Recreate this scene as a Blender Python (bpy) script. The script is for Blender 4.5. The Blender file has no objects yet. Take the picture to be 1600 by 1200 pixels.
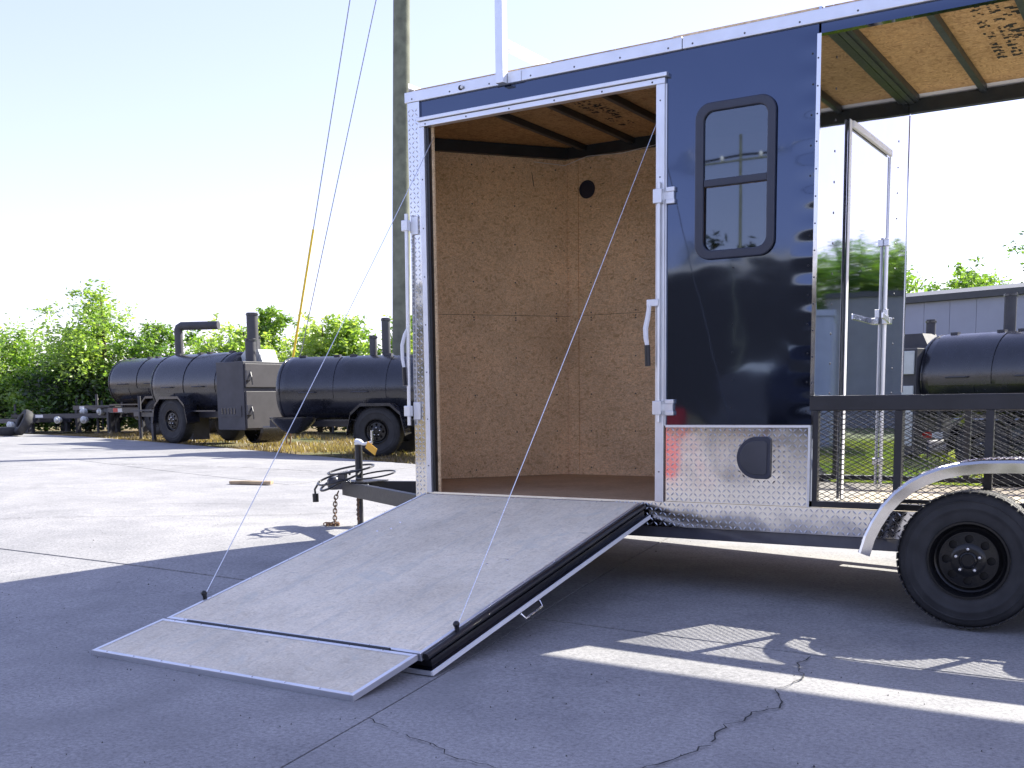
import bpy, math, random
import numpy as np
from mathutils import Vector, Matrix
R_ = math.radians
scene = bpy.context.scene
col = scene.collection

# ------------------------------------------------------------------ camera
cam_d = bpy.data.cameras.new("camera"); cam = bpy.data.objects.new("camera", cam_d); col.objects.link(cam)
cam_d.sensor_width = 36.0; cam_d.lens = 36.0 * 1688.66 / 1600.0
cam_d.shift_x = (800 - 797.85) / 1600.0; cam_d.shift_y = (829.32 - 600) / 1600.0
cam_d.clip_start = 0.05; cam_d.clip_end = 2000
yaw, pit, rol = R_(32.257), R_(-6.865), R_(-0.715)
Fv = Vector((-math.sin(yaw)*math.cos(pit), math.cos(yaw)*math.cos(pit), math.sin(pit)))
Rv = Vector((math.cos(yaw), math.sin(yaw), 0)); Uv = Rv.cross(Fv)
R2 = Rv*math.cos(rol) + Uv*math.sin(rol); U2 = -Rv*math.sin(rol) + Uv*math.cos(rol)
CAM = Vector((0, -5.86, 1.176))
m = Matrix(((R2.x, U2.x, -Fv.x, CAM.x), (R2.y, U2.y, -Fv.y, CAM.y), (R2.z, U2.z, -Fv.z, CAM.z), (0, 0, 0, 1)))
cam.matrix_world = m
scene.camera = cam

# ------------------------------------------------------------------ sky, sun, exposure
SUN = Vector((0.55, 1.225, 1.0)).normalized()           # towards the sun
elev = math.asin(SUN.z); az = math.atan2(SUN.x, SUN.y)  # azimuth from +Y towards +X
world = bpy.data.worlds.new("World"); scene.world = world; world.use_nodes = True
wn = world.node_tree.nodes; wl = world.node_tree.links
bg = wn.get("Background") or wn.new("ShaderNodeBackground")
sky = wn.new("ShaderNodeTexSky"); sky.sky_type = 'NISHITA'; sky.sun_disc = False
sky.sun_elevation = elev; sky.sun_rotation = az
sky.altitude = 0; sky.air_density = 1.0; sky.dust_density = 0.5; sky.ozone_density = 2.5
tint = wn.new("ShaderNodeMix"); tint.data_type = 'RGBA'; tint.blend_type = 'MULTIPLY'; tint.inputs[0].default_value = 1.0
tint.inputs[7].default_value = (0.99, 0.865, 1.05, 1)      # white balance of the picture
hz = wn.new('ShaderNodeGamma'); hz.inputs[1].default_value = 0.63        # thin bright haze: evens out the whole sky
wl.new(sky.outputs[0], hz.inputs[0]); wl.new(hz.outputs[0], tint.inputs[6]); wl.new(tint.outputs[2], bg.inputs[0]); bg.inputs[1].default_value = 0.081
sun_d = bpy.data.lights.new("sun", 'SUN'); sun = bpy.data.objects.new("sun", sun_d); col.objects.link(sun)
sun_d.energy = 2.0; sun_d.angle = R_(0.55); sun_d.color = (1.0, 0.955, 0.84)
sun.rotation_euler = (-SUN).to_track_quat('-Z', 'Y').to_euler(); sun.location = (5, 12, 20)
scene.view_settings.view_transform = 'Standard'; scene.view_settings.look = 'None'
scene.view_settings.gamma = 1.0; scene.view_settings.use_curve_mapping = False
scene.view_settings.exposure = 2.74

scene.cycles.max_bounces = 16; scene.cycles.diffuse_bounces = 9; scene.cycles.glossy_bounces = 6; scene.cycles.transparent_max_bounces = 12
random.seed(4); rng = np.random.default_rng(7)

# ------------------------------------------------------------------ helpers
class MB:
    def __init__(s): s.v = []; s.f = []
    def add(s, vs, fs):
        o = len(s.v); s.v += [tuple(v) for v in vs]; s.f += [tuple(i + o for i in f) for f in fs]; return s
    def box(s, x0, x1, y0, y1, z0, z1):
        vs = [(x, y, z) for x in (x0, x1) for y in (y0, y1) for z in (z0, z1)]
        return s.add(vs, [(0,1,3,2), (4,6,7,5), (0,4,5,1), (2,3,7,6), (0,2,6,4), (1,5,7,3)])
    def obox(s, M, sx, sy, sz):
        vs = [M @ Vector((x, y, z)) for x in (-sx/2, sx/2) for y in (-sy/2, sy/2) for z in (-sz/2, sz/2)]
        return s.add(vs, [(0,1,3,2), (4,6,7,5), (0,4,5,1), (2,3,7,6), (0,2,6,4), (1,5,7,3)])
    def beam(s, a, b, w, h, up=(0, 0, 1)):
        a = Vector(a); b = Vector(b); d = (b - a); L = d.length; d.normalize(); up = Vector(up)
        if abs(d.dot(up)) > .99: up = Vector((0, 1, 0))
        sd = d.cross(up).normalized(); u = sd.cross(d)
        M = Matrix((( d.x, sd.x, u.x, (a.x+b.x)/2), (d.y, sd.y, u.y, (a.y+b.y)/2), (d.z, sd.z, u.z, (a.z+b.z)/2), (0,0,0,1)))
        return s.obox(M, L, w, h)
    def tube(s, pts, r, n=8, caps=True):
        pts = [Vector(p) for p in pts]; rs = r if isinstance(r, (list, tuple)) else [r]*len(pts)
        o = len(s.v); prev = None
        for i, p in enumerate(pts):
            d = (pts[min(i+1, len(pts)-1)] - pts[max(i-1, 0)])
            d = d.normalized() if d.length > 1e-9 else Vector((0,0,1))
            if prev is None:
                a = Vector((0,0,1)) if abs(d.z) < .9 else Vector((1,0,0)); sd = d.cross(a).normalized()
            else:
                sd = (prev - d*prev.dot(d)); sd = sd.normalized() if sd.length > 1e-6 else d.orthogonal().normalized()
            prev = sd; u = d.cross(sd)
            for k in range(n):
                t = 2*math.pi*k/n; s.v.append(tuple(p + (sd*math.cos(t) + u*math.sin(t))*rs[i]))
        for i in range(len(pts)-1):
            for k in range(n):
                s.f.append((o+i*n+k, o+i*n+(k+1) % n, o+(i+1)*n+(k+1) % n, o+(i+1)*n+k))
        if caps:
            s.f.append(tuple(o+k for k in reversed(range(n)))); e = o+(len(pts)-1)*n; s.f.append(tuple(e+k for k in range(n)))
        return s
    def lathe(s, prof, c, axis, n=32, closed=False):
        # prof: (offset along axis, radius)
        c = Vector(c); ax = Vector(axis).normalized(); a = ax.orthogonal().normalized(); b = ax.cross(a); o = len(s.v); k = len(prof)
        for i in range(n):
            t = 2*math.pi*i/n; rd = a*math.cos(t) + b*math.sin(t)
            for (h, r) in prof: s.v.append(tuple(c + ax*h + rd*r))
        for i in range(n):
            j = (i+1) % n
            for q in range(k if closed else k-1):
                q2 = (q+1) % k
                s.f.append((o+i*k+q, o+j*k+q, o+j*k+q2, o+i*k+q2))
        return s
    def prism(s, poly, M0, M1):
        # poly points mapped by two functions (near, far)
        n = len(poly); vs = [M0(p) for p in poly] + [M1(p) for p in poly]
        return s.add(vs, [tuple(range(n)), tuple(reversed(range(n, 2*n)))] + [(i, n+i, n+(i+1) % n, (i+1) % n) for i in range(n)])
    def ball(s, c, r, n=6):
        pr = [(-r*math.cos(math.pi*i/n), max(1e-4, r*math.sin(math.pi*i/n))) for i in range(n+1)]
        return s.lathe(pr, c, (0, 0, 1), n=8)
    def build(s, name, mat, parent=None, smooth=False, local=False, bevel=0, kind=None, label=None):
        me = bpy.data.meshes.new(name)
        v = np.array(s.v, dtype=float).reshape(-1, 3)
        if parent is not None and not local:
            v = v - np.array(parent.get('_w', (0, 0, 0)))
        me.from_pydata(v.tolist(), [], s.f); me.update()
        if mat: me.materials.append(mat)
        if smooth:
            me.polygons.foreach_set('use_smooth', [True]*len(me.polygons))
            me.set_sharp_from_angle(angle=R_(42))
        o = bpy.data.objects.new(name, me); col.objects.link(o)
        if parent is not None: o.parent = parent; o['_w'] = tuple(parent.get('_w', (0, 0, 0)))
        if bevel:
            b = o.modifiers.new('bevel', 'BEVEL'); b.width = bevel; b.segments = 2; b.limit_method = 'ANGLE'; b.angle_limit = R_(40)
        if kind: o['kind'] = kind
        if label: o['label'] = label
        return o

def tag(o, label, cat, group=None):
    o['label'] = label; o['category'] = cat
    if group: o['group'] = group
    return o
def thing(name, label, cat, loc=(0, 0, 0), rotz=0, group=None):
    o = bpy.data.objects.new(name, None); col.objects.link(o); o.location = loc; o.rotation_euler = (0, 0, rotz)
    o['_w'] = tuple(loc); o.empty_display_size = .2
    return tag(o, label, cat, group)
def copy_part(o, parent, off):
    c = o.copy(); col.objects.link(c); c.parent = parent; c.location = Vector(o.location) + Vector(off)
    for ch in o.children:
        d = ch.copy(); col.objects.link(d); d.parent = c
    return c

# ------------------------------------------------------------------ materials
def new_mat(name):
    mt = bpy.data.materials.new(name); mt.use_nodes = True; nt = mt.node_tree
    return mt, nt, nt.nodes["Principled BSDF"]
def nd(nt, t, **kw):
    n = nt.nodes.new(t)
    for k, v in kw.items():
        if k.startswith('i_'): n.inputs[k[2:].replace('_', ' ')].default_value = v
        else: setattr(n, k, v)
    return n
def coords(nt, scale=(1, 1, 1), rot=(0, 0, 0), kind='Object'):
    tc = nd(nt, 'ShaderNodeTexCoord'); mp = nd(nt, 'ShaderNodeMapping'); mp.inputs['Scale'].default_value = scale; mp.inputs['Rotation'].default_value = rot
    nt.links.new(tc.outputs[kind], mp.inputs[0]); return mp.outputs[0]
def noise(nt, co, scale, detail=4, rough=.55, dist=0):
    n = nd(nt, 'ShaderNodeTexNoise'); n.inputs['Scale'].default_value = scale; n.inputs['Detail'].default_value = detail
    n.inputs['Roughness'].default_value = rough; n.inputs['Distortion'].default_value = dist
    if co is not None: nt.links.new(co, n.inputs['Vector'])
    return n.outputs['Fac']
def ramp(nt, fac, stops):
    r = nd(nt, 'ShaderNodeValToRGB'); el = r.color_ramp.elements
    while len(el) > 1: el.remove(el[0])
    el[0].position = stops[0][0]; el[0].color = (*stops[0][1], 1)
    for p, c in stops[1:]:
        e = el.new(p); e.color = (*c, 1)
    nt.links.new(fac, r.inputs[0]); return r.outputs[0]
def mix(nt, a, b, fac, mode='MIX'):
    x = nd(nt, 'ShaderNodeMix', data_type='RGBA', blend_type=mode)
    for sock, val in ((x.inputs[0], fac), (x.inputs[6], a), (x.inputs[7], b)):
        if isinstance(val, (int, float)): sock.default_value = val
        elif isinstance(val, tuple): sock.default_value = (*val, 1)
        else: nt.links.new(val, sock)
    return x.outputs[2]
def bump(nt, bs, h, strength, dist=.01):
    b = nd(nt, 'ShaderNodeBump'); b.inputs['Strength'].default_value = strength; b.inputs['Distance'].default_value = dist
    nt.links.new(h, b.inputs['Height']); nt.links.new(b.outputs[0], bs.inputs['Normal']); return b

def simple(name, c, rough=.5, metal=0.0, var=.15, vs=6.0, bumpk=0, bs_=60, rvar=.1, coat=0, spec=.5):
    mt, nt, bs = new_mat(name); co = coords(nt)
    n = noise(nt, co, vs, 5)
    lo = tuple(max(0, x*(1-var)) for x in c); hi = tuple(min(1, x*(1+var)) for x in c)
    nt.links.new(ramp(nt, n, [(.3, lo), (.7, hi)]), bs.inputs['Base Color'])
    bs.inputs['Metallic'].default_value = metal
    n2 = noise(nt, co, vs*4, 4); mr = nd(nt, 'ShaderNodeMapRange'); nt.links.new(n2, mr.inputs[0])
    mr.inputs[3].default_value = max(0.02, rough-rvar); mr.inputs[4].default_value = min(1, rough+rvar); nt.links.new(mr.outputs[0], bs.inputs['Roughness'])
    bs.inputs['Specular IOR Level'].default_value = spec
    if coat: bs.inputs['Coat Weight'].default_value = coat; bs.inputs['Coat Roughness'].default_value = .03
    if bumpk: bump(nt, bs, noise(nt, co, bs_, 4), bumpk, .004)
    return mt

def concrete_mat():
    mt, nt, bs = new_mat('concrete'); co = coords(nt, kind='Object')
    g = nd(nt, 'ShaderNodeNewGeometry'); co = g.outputs['Position']
    big = noise(nt, co, .35, 6, .6); med = noise(nt, co, 2.2, 6, .65); fine = noise(nt, co, 55, 3, .7); vf = noise(nt, co, 190, 2, .7)
    c = ramp(nt, big, [(.3, (.265, .264, .268)), (.5, (.305, .303, .305)), (.72, (.345, .342, .34))])
    c = mix(nt, c, ramp(nt, med, [(.3, (.80, .80, .81)), (.6, (1.04, 1.03, 1.02))]), 1.0, 'MULTIPLY')
    c = mix(nt, c, ramp(nt, fine, [(.32, (.66, .66, .67)), (.55, (1.05, 1.05, 1.05)), (.75, (1.25, 1.25, 1.25))]), .9, 'MULTIPLY')
    c = mix(nt, c, ramp(nt, vf, [(.3, (.72, .72, .73)), (.6, (1.1, 1.1, 1.1))]), .7, 'MULTIPLY')
    # oil and tyre stains
    st = noise(nt, co, .9, 3, .5, 1.2); c = mix(nt, c, (.20, .20, .20), ramp_f(nt, st, .58, .78, .6))
    sp = noise(nt, co, 6.0, 2, .5); c = mix(nt, c, (.10, .10, .105), ramp_f(nt, sp, .76, .80, .65))
    nt.links.new(c, bs.inputs['Base Color']); bs.inputs['Roughness'].default_value = .85; bs.inputs['Specular IOR Level'].default_value = .3
    b = bump(nt, bs, fine, .35, .004)
    return mt
def ramp_f(nt, fac, a, b, mx=1.0):
    mr = nd(nt, 'ShaderNodeMapRange'); mr.inputs[1].default_value = a; mr.inputs[2].default_value = b; mr.inputs[3].default_value = 0; mr.inputs[4].default_value = mx
    nt.links.new(fac, mr.inputs[0]); return mr.outputs[0]

def osb_mat(name, base, dark, light, rotA, contrast=1.0, worn=False):
    mt, nt, bs = new_mat(name)
    def flakes(rot, sc):
        tc = nd(nt, 'ShaderNodeTexCoord'); n0 = nd(nt, 'ShaderNodeTexNoise'); n0.inputs['Scale'].default_value = 7; n0.inputs['Detail'].default_value = 3
        nt.links.new(tc.outputs['Object'], n0.inputs['Vector'])
        va = nd(nt, 'ShaderNodeVectorMath', operation='SCALE'); va.inputs['Scale'].default_value = .10
        nt.links.new(n0.outputs['Color'], va.inputs[0])
        ad = nd(nt, 'ShaderNodeVectorMath', operation='ADD'); nt.links.new(tc.outputs['Object'], ad.inputs[0]); nt.links.new(va.outputs[0], ad.inputs[1])
        mp = nd(nt, 'ShaderNodeMapping'); mp.inputs['Rotation'].default_value = rot; mp.inputs['Scale'].default_value = sc; nt.links.new(ad.outputs[0], mp.inputs[0])
        v = nd(nt, 'ShaderNodeTexVoronoi'); v.inputs['Scale'].default_value = 1.0; v.inputs['Randomness'].default_value = 1.0; nt.links.new(mp.outputs[0], v.inputs['Vector'])
        s = nd(nt, 'ShaderNodeSeparateColor'); nt.links.new(v.outputs['Color'], s.inputs[0])
        return s.outputs[0], v.outputs['Distance'], s.outputs[1]
    a, da, a2 = flakes(rotA[0], (19, 66, 66)); b, db, b2 = flakes(rotA[1], (70, 21, 70))
    co = coords(nt)
    ca = ramp(nt, a, [(0, dark), (.16, base), (.6, light), (1, base)]); cb = ramp(nt, b, [(0, dark), (.2, base), (.7, light), (.94, base), (1, dark)])
    sel = noise(nt, co, 16, 3); c = mix(nt, ca, cb, ramp_f(nt, sel, .44, .56))
    fine = noise(nt, co, 90, 4, .7); c = mix(nt, c, ramp(nt, fine, [(.3, (.62, .60, .58)), (.6, (1.08, 1.06, 1.05))]), .75*contrast, 'MULTIPLY')
    big = noise(nt, co, 1.7, 6, .62); c = mix(nt, c, ramp(nt, big, [(.3, (.80, .77, .74)), (.5, (.98, .96, .94)), (.7, (1.14, 1.10, 1.06))]), .9, 'MULTIPLY')
    gr = noise(nt, coords(nt, (40, 150, 150), rotA[1]), 1.0, 3, .6); c = mix(nt, c, ramp(nt, gr, [(.3, (.74, .71, .68)), (.62, (1.1, 1.09, 1.08))]), .8*contrast, 'MULTIPLY')
    chip = noise(nt, coords(nt, (8, 24, 24), rotA[0]), 1.5, 2, .5, .2); c = mix(nt, c, tuple(x*.22 for x in dark), ramp_f(nt, chip, .735, .77, .85*contrast))
    oi = nd(nt, 'ShaderNodeObjectInfo'); c = mix(nt, c, ramp(nt, oi.outputs['Random'], [(0, (.90, .89, .87)), (1, (1.07, 1.05, 1.02))]), 1.0, 'MULTIPLY')   # sheets differ a little
    if worn:      # foot traffic: faint streaks down the ramp, scuffs and damp grey patches
        sk = noise(nt, coords(nt, (9, 1.1, 1.1)), 1.5, 6, .7); c = mix(nt, c, (.46, .46, .41), ramp_f(nt, sk, .52, .72, .40))
        pt = noise(nt, co, 3.2, 6, .65, .8); c = mix(nt, c, (.54, .55, .48), ramp_f(nt, pt, .56, .70, .45))
        sc_ = noise(nt, coords(nt, (3, 30, 30), (0, 0, .5)), 1.4, 4, .6); c = mix(nt, c, (.30, .30, .28), ramp_f(nt, sc_, .69, .74, .5))
    nt.links.new(c, bs.inputs['Base Color']); bs.inputs['Roughness'].default_value = .72; bs.inputs['Specular IOR Level'].default_value = .25
    bump(nt, bs, a, .25, .002)
    return mt

def gloss_black(name, c, wav, rough=.06):
    mt, nt, bs = new_mat(name); bs.inputs['Base Color'].default_value = (*c, 1); bs.inputs['Roughness'].default_value = rough
    bs.inputs['Specular IOR Level'].default_value = 1.0
    bs.inputs['Specular Tint'].default_value = (.66, .88, 1.45, 1)
    bs.inputs['Coat Weight'].default_value = .25; bs.inputs['Coat Roughness'].default_value = .03
    co = coords(nt); n = noise(nt, co, 2.6, 1.5, .4, .3)
    sx = nd(nt, 'ShaderNodeSeparateXYZ'); nt.links.new(co, sx.inputs[0])
    mk = ramp_f(nt, sx.outputs[0], -.40, -.27, 1.0)
    ml = nd(nt, 'ShaderNodeMath', operation='MULTIPLY'); nt.links.new(sx.outputs[2], ml.inputs[0]); ml.inputs[1].default_value = 2*math.pi/.155
    sn = nd(nt, 'ShaderNodeMath', operation='SINE'); nt.links.new(ml.outputs[0], sn.inputs[0])
    m2 = nd(nt, 'ShaderNodeMath', operation='MULTIPLY'); nt.links.new(sn.outputs[0], m2.inputs[0]); nt.links.new(mk, m2.inputs[1])
    m3 = nd(nt, 'ShaderNodeMath', operation='MULTIPLY_ADD'); nt.links.new(m2.outputs[0], m3.inputs[0]); m3.inputs[1].default_value = .26; nt.links.new(n, m3.inputs[2])
    bb = bump(nt, bs, m3.outputs[0], wav, .02)
    nt.links.new(bb.outputs[0], bs.inputs['Coat Normal'])
    return mt

def mirror_metal(name, c, rough, wav, sc=2.0):
    mt, nt, bs = new_mat(name); bs.inputs['Metallic'].default_value = 1; co = coords(nt)
    n = noise(nt, co, 9, 5); nt.links.new(ramp(nt, n, [(.3, tuple(x*.95 for x in c)), (.7, c)]), bs.inputs['Base Color'])
    mr = nd(nt, 'ShaderNodeMapRange'); nt.links.new(noise(nt, co, 30, 5), mr.inputs[0]); mr.inputs[3].default_value = rough*.6; mr.inputs[4].default_value = rough*1.4
    nt.links.new(mr.outputs[0], bs.inputs['Roughness'])
    if wav: bump(nt, bs, noise(nt, co, sc, 2, .4), wav, .02)
    return mt

def glass_mat():
    mt = bpy.data.materials.new('tinted_glass'); mt.use_nodes = True; nt = mt.node_tree; nt.nodes.clear()
    out = nd(nt, 'ShaderNodeOutputMaterial'); tr = nd(nt, 'ShaderNodeBsdfTransparent'); tr.inputs[0].default_value = (.16, .17, .18, 1)
    gl = nd(nt, 'ShaderNodeBsdfGlossy'); gl.inputs['Roughness'].default_value = .02; gl.inputs[0].default_value = (.70, .82, 1, 1)
    fr = nd(nt, 'ShaderNodeFresnel'); fr.inputs[0].default_value = 2.1; mx = nd(nt, 'ShaderNodeMixShader')
    nt.links.new(fr.outputs[0], mx.inputs[0]); nt.links.new(tr.outputs[0], mx.inputs[1]); nt.links.new(gl.outputs[0], mx.inputs[2]); nt.links.new(mx.outputs[0], out.inputs[0])
    return mt

def leaf_mat(name, a, b, c):
    mt = bpy.data.materials.new(name); mt.use_nodes = True; nt = mt.node_tree; nt.nodes.clear()
    out = nd(nt, 'ShaderNodeOutputMaterial'); g = nd(nt, 'ShaderNodeNewGeometry'); oi = nd(nt, 'ShaderNodeObjectInfo')
    n = noise(nt, g.outputs['Position'], 1.6, 3); ad = nd(nt, 'ShaderNodeMath', operation='MULTIPLY_ADD'); nt.links.new(oi.outputs['Random'], ad.inputs[0]); ad.inputs[1].default_value = .3; nt.links.new(n, ad.inputs[2])
    rp = nd(nt, 'ShaderNodeMath', operation='MULTIPLY_ADD'); nt.links.new(g.outputs['Random Per Island'], rp.inputs[0]); rp.inputs[1].default_value = .25; nt.links.new(ad.outputs[0], rp.inputs[2])
    cc = ramp(nt, rp.outputs[0], [(.4, a), (.72, b), (1.0, c)])
    df = nd(nt, 'ShaderNodeBsdfDiffuse'); tl = nd(nt, 'ShaderNodeBsdfTranslucent'); gs = nd(nt, 'ShaderNodeBsdfGlossy'); gs.inputs['Roughness'].default_value = .45
    nt.links.new(cc, df.inputs[0]); br = mix(nt, cc, (1.25, 1.35, .55), 1.0, 'MULTIPLY'); nt.links.new(br, tl.inputs[0])
    m1 = nd(nt, 'ShaderNodeMixShader'); m1.inputs[0].default_value = .55; nt.links.new(df.outputs[0], m1.inputs[1]); nt.links.new(tl.outputs[0], m1.inputs[2])
    m2 = nd(nt, 'ShaderNodeMixShader'); m2.inputs[0].default_value = .06; nt.links.new(m1.outputs[0], m2.inputs[1]); nt.links.new(gs.outputs[0], m2.inputs[2])
    nt.links.new(m2.outputs[0], out.inputs[0]); return mt

def ground_mat():
    mt, nt, bs = new_mat('yard_soil'); g = nd(nt, 'ShaderNodeNewGeometry'); co = g.outputs['Position']
    a = noise(nt, co, .5, 5); b = noise(nt, co, 14, 5, .7)
    c = ramp(nt, a, [(.35, (.16, .115, .06)), (.5, (.20, .155, .07)), (.62, (.10, .115, .035))])
    sx = nd(nt, 'ShaderNodeSeparateXYZ'); nt.links.new(co, sx.inputs[0]); c = mix(nt, c, (.12, .17, .035), ramp_f(nt, sx.outputs[0], -9, -5, .85))
    c = mix(nt, c, ramp(nt, b, [(.3, (.5, .48, .45)), (.65, (1.15, 1.12, 1.1))]), .9, 'MULTIPLY')
    nt.links.new(c, bs.inputs['Base Color']); bs.inputs['Roughness'].default_value = .95; bump(nt, bs, b, .8, .03); return mt

M = {}
M['concrete'] = concrete_mat(); M['soil'] = ground_mat()
rv = ((0, R_(0), R_(40)), (0, R_(50), R_(-30)))
M['osb'] = osb_mat('osb_board', (.80, .61, .385), (.62, .445, .26), (.88, .71, .49), ((.5, .7, .4), (-.4, .5, -.7)), 1.0)
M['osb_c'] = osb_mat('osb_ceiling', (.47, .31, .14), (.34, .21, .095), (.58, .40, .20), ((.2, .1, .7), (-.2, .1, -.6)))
M['osb_r'] = osb_mat('osb_ramp', (.83, .77, .62), (.75, .69, .545), (.87, .82, .68), ((.1, .1, .6), (-.1, .1, -.5)), .55, True)
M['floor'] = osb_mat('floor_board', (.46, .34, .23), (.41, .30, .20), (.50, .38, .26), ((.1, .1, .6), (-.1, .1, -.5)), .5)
M['black'] = gloss_black('black_skin', (.0015, .0018, .005), .17)
M['alu'] = simple('brushed_aluminium', (.72, .73, .76), .38, .85, .05, 9, .05, 120)
M['white'] = simple('white_trim', (.78, .78, .79), .45, 0, .04, 8)
M['mirror'] = mirror_metal('polished_bulkhead', (.46, .49, .56), .035, .05, 1.6)
M['tread'] = mirror_metal('tread_plate', (.62, .61, .61), .11, .42, 2.3)
M['steel_black'] = simple('black_steel', (.016, .016, .020), .42, 0, .25, 10, .1, 80)
M['frame_grey'] = simple('frame_steel', (.05, .05, .06), .35, 0, .2, 10, .1, 80)
M['rail'] = simple('glossy_rail', (.07, .07, .085), .14, 0, .15, 8, 0, 60, .04, coat=1.0, spec=.9)
M['rubber'] = simple('tyre_rubber', (.030, .030, .032), .68, 0, .35, 9, .25, 70, spec=.35)
M['rim'] = simple('black_rim', (.008, .008, .009), .22, 0, .1, 8, 0, 60, .04, spec=.4)
M['chrome'] = simple('bright_zinc', (.75, .75, .77), .25, 1, .06, 20)
M['seal'] = simple('rubber_seal', (.012, .012, .015), .32, 0, .2, 12)
M['winframe'] = simple('window_frame_black', (.026, .031, .052), .34, 0, .1, 12)
M['glass'] = glass_mat()
M['bow'] = simple('dark_bow', (.022, .028, .032), .42, 0, .25, 9)
M['rust'] = simple('rusty_chain', (.20, .12, .07), .6, .5, .4, 40)
M['plank'] = simple('weathered_plank', (.36, .27, .17), .8, 0, .25, 12, .4, 60)
M['deck'] = simple('porch_board', (.42, .36, .27), .8, 0, .18, 7, .3, 50)
M['yellow'] = simple('yellow_plastic', (.80, .56, .05), .45, 0, .06)
M['tagyel'] = simple('yellow_tag', (.80, .42, .04), .6, 0, .05)
M['wood_pole'] = simple('treated_pole', (.16, .17, .125), .85, 0, .3, 5, .6, 40)
M['wire'] = simple('galvanised_wire', (.30, .30, .32), .5, .2, .1)
M['smoker'] = simple('smoker_black', (.012, .013, .020), .25, 0, .5, 3, .10, 18, .10, spec=.8)
M['smoker_grey'] = simple('smoker_matt', (.050, .050, .058), .6, 0, .25, 5, .1, 40)
M['smoker_door'] = simple('smoker_door', (.055, .051, .055), .55, 0, .15, 6)
M['pale_steel'] = simple('pale_steel', (.55, .57, .56), .5, 0, .1, 8)
M['redref'] = simple('red_reflector', (.55, .03, .02), .35, 0, .05)
M['whiteref'] = simple('white_reflector', (.75, .75, .75), .4, 0, .05)
M['stamp'] = simple('stamp_ink', (.03, .028, .02), .9, 0, .2)
M['crack2'] = simple('grit_stone', (.10, .095, .09), .9, 0, .5, 30)
M['drum_red'] = simple('red_paint', (.30, .025, .03), .4, 0, .15)
M['crack'] = simple('crack_dirt', (.03, .03, .03), .95, 0, .3)
M['wall_metal'] = simple('shed_wall', (.29, .31, .39), .6, 0, .05, 1.2)
M['wall_dark'] = simple('dark_fascia', (.05, .055, .065), .55, 0, .1)
M['wall_dark2'] = simple('grey_block', (.20, .21, .24), .7, 0, .08, 2)
M['wall_brown'] = simple('brown_wall', (.022, .021, .022), .7, 0, .15)
M['wall_pale'] = simple('pale_fascia', (.60, .56, .48), .6, 0, .06)
M['glassdark'] = simple('dark_pane', (.02, .025, .03), .08, 0, .05, coat=.5)
M['container'] = simple('container_paint', (.40, .45, .55), .5, 0, .06)
M['bark'] = simple('bark', (.085, .062, .042), .9, 0, .3, 9, .5, 30)
M['leaf_a'] = leaf_mat('leaf_bright', (.13, .24, .05), (.29, .42, .09), (.48, .55, .18))
M['leaf_b'] = leaf_mat('leaf_mid', (.05, .12, .026), (.12, .23, .042), (.23, .34, .07))
M['leaf_d'] = leaf_mat('leaf_dark', (.012, .026, .010), (.022, .042, .014), (.035, .06, .02))
M['grass'] = leaf_mat('grass_blade', (.09, .10, .035), (.15, .135, .06), (.22, .18, .09))
M['lawn'] = leaf_mat('lawn_blade', (.07, .15, .02), (.17, .24, .045), (.34, .32, .10))
M['straw'] = leaf_mat('straw_blade', (.13, .085, .05), (.21, .145, .08), (.34, .26, .15))

# ------------------------------------------------------------------ ground
KX = [-400, 1.0, 5.9, 11.5, 17, 21, 40, 400]; KZ = [0, 0, .155, .275, .42, .50, .60, .9]
def gz(x, y):
    x = np.asarray(x, dtype=float); y = np.asarray(y, dtype=float)
    t = np.clip((y + 3.0)/3.6, 0, 1); return np.interp(-x, KX, KZ)*(t*t*(3-2*t)) + .0006*np.clip(y, 0, 100)
def gzf(x, y): return float(gz(x, y))
gx = sorted(set([-500, -250, -120, -80, -60, -50, -45] + list(range(-40, 14)) + [16, 20, 30, 45, 70, 120, 250, 500])); gy = sorted(set([-500, -250, -120, -70, -40, -25, -15, -10] + [k*.6 for k in range(-10, 30)] + [19, 22, 26, 32, 40, 55, 80, 140, 250, 500]))
vs = [(x, y, gzf(x, y) - .05) for y in gy for x in gx]; nx_ = len(gx)
fs = [(j*nx_+i, j*nx_+i+1, (j+1)*nx_+i+1, (j+1)*nx_+i) for j in range(len(gy)-1) for i in range(nx_-1)]
mb = MB(); mb.add(vs, fs); ground = mb.build('ground', M['soil'], smooth=True); ground['kind'] = 'structure'

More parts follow.
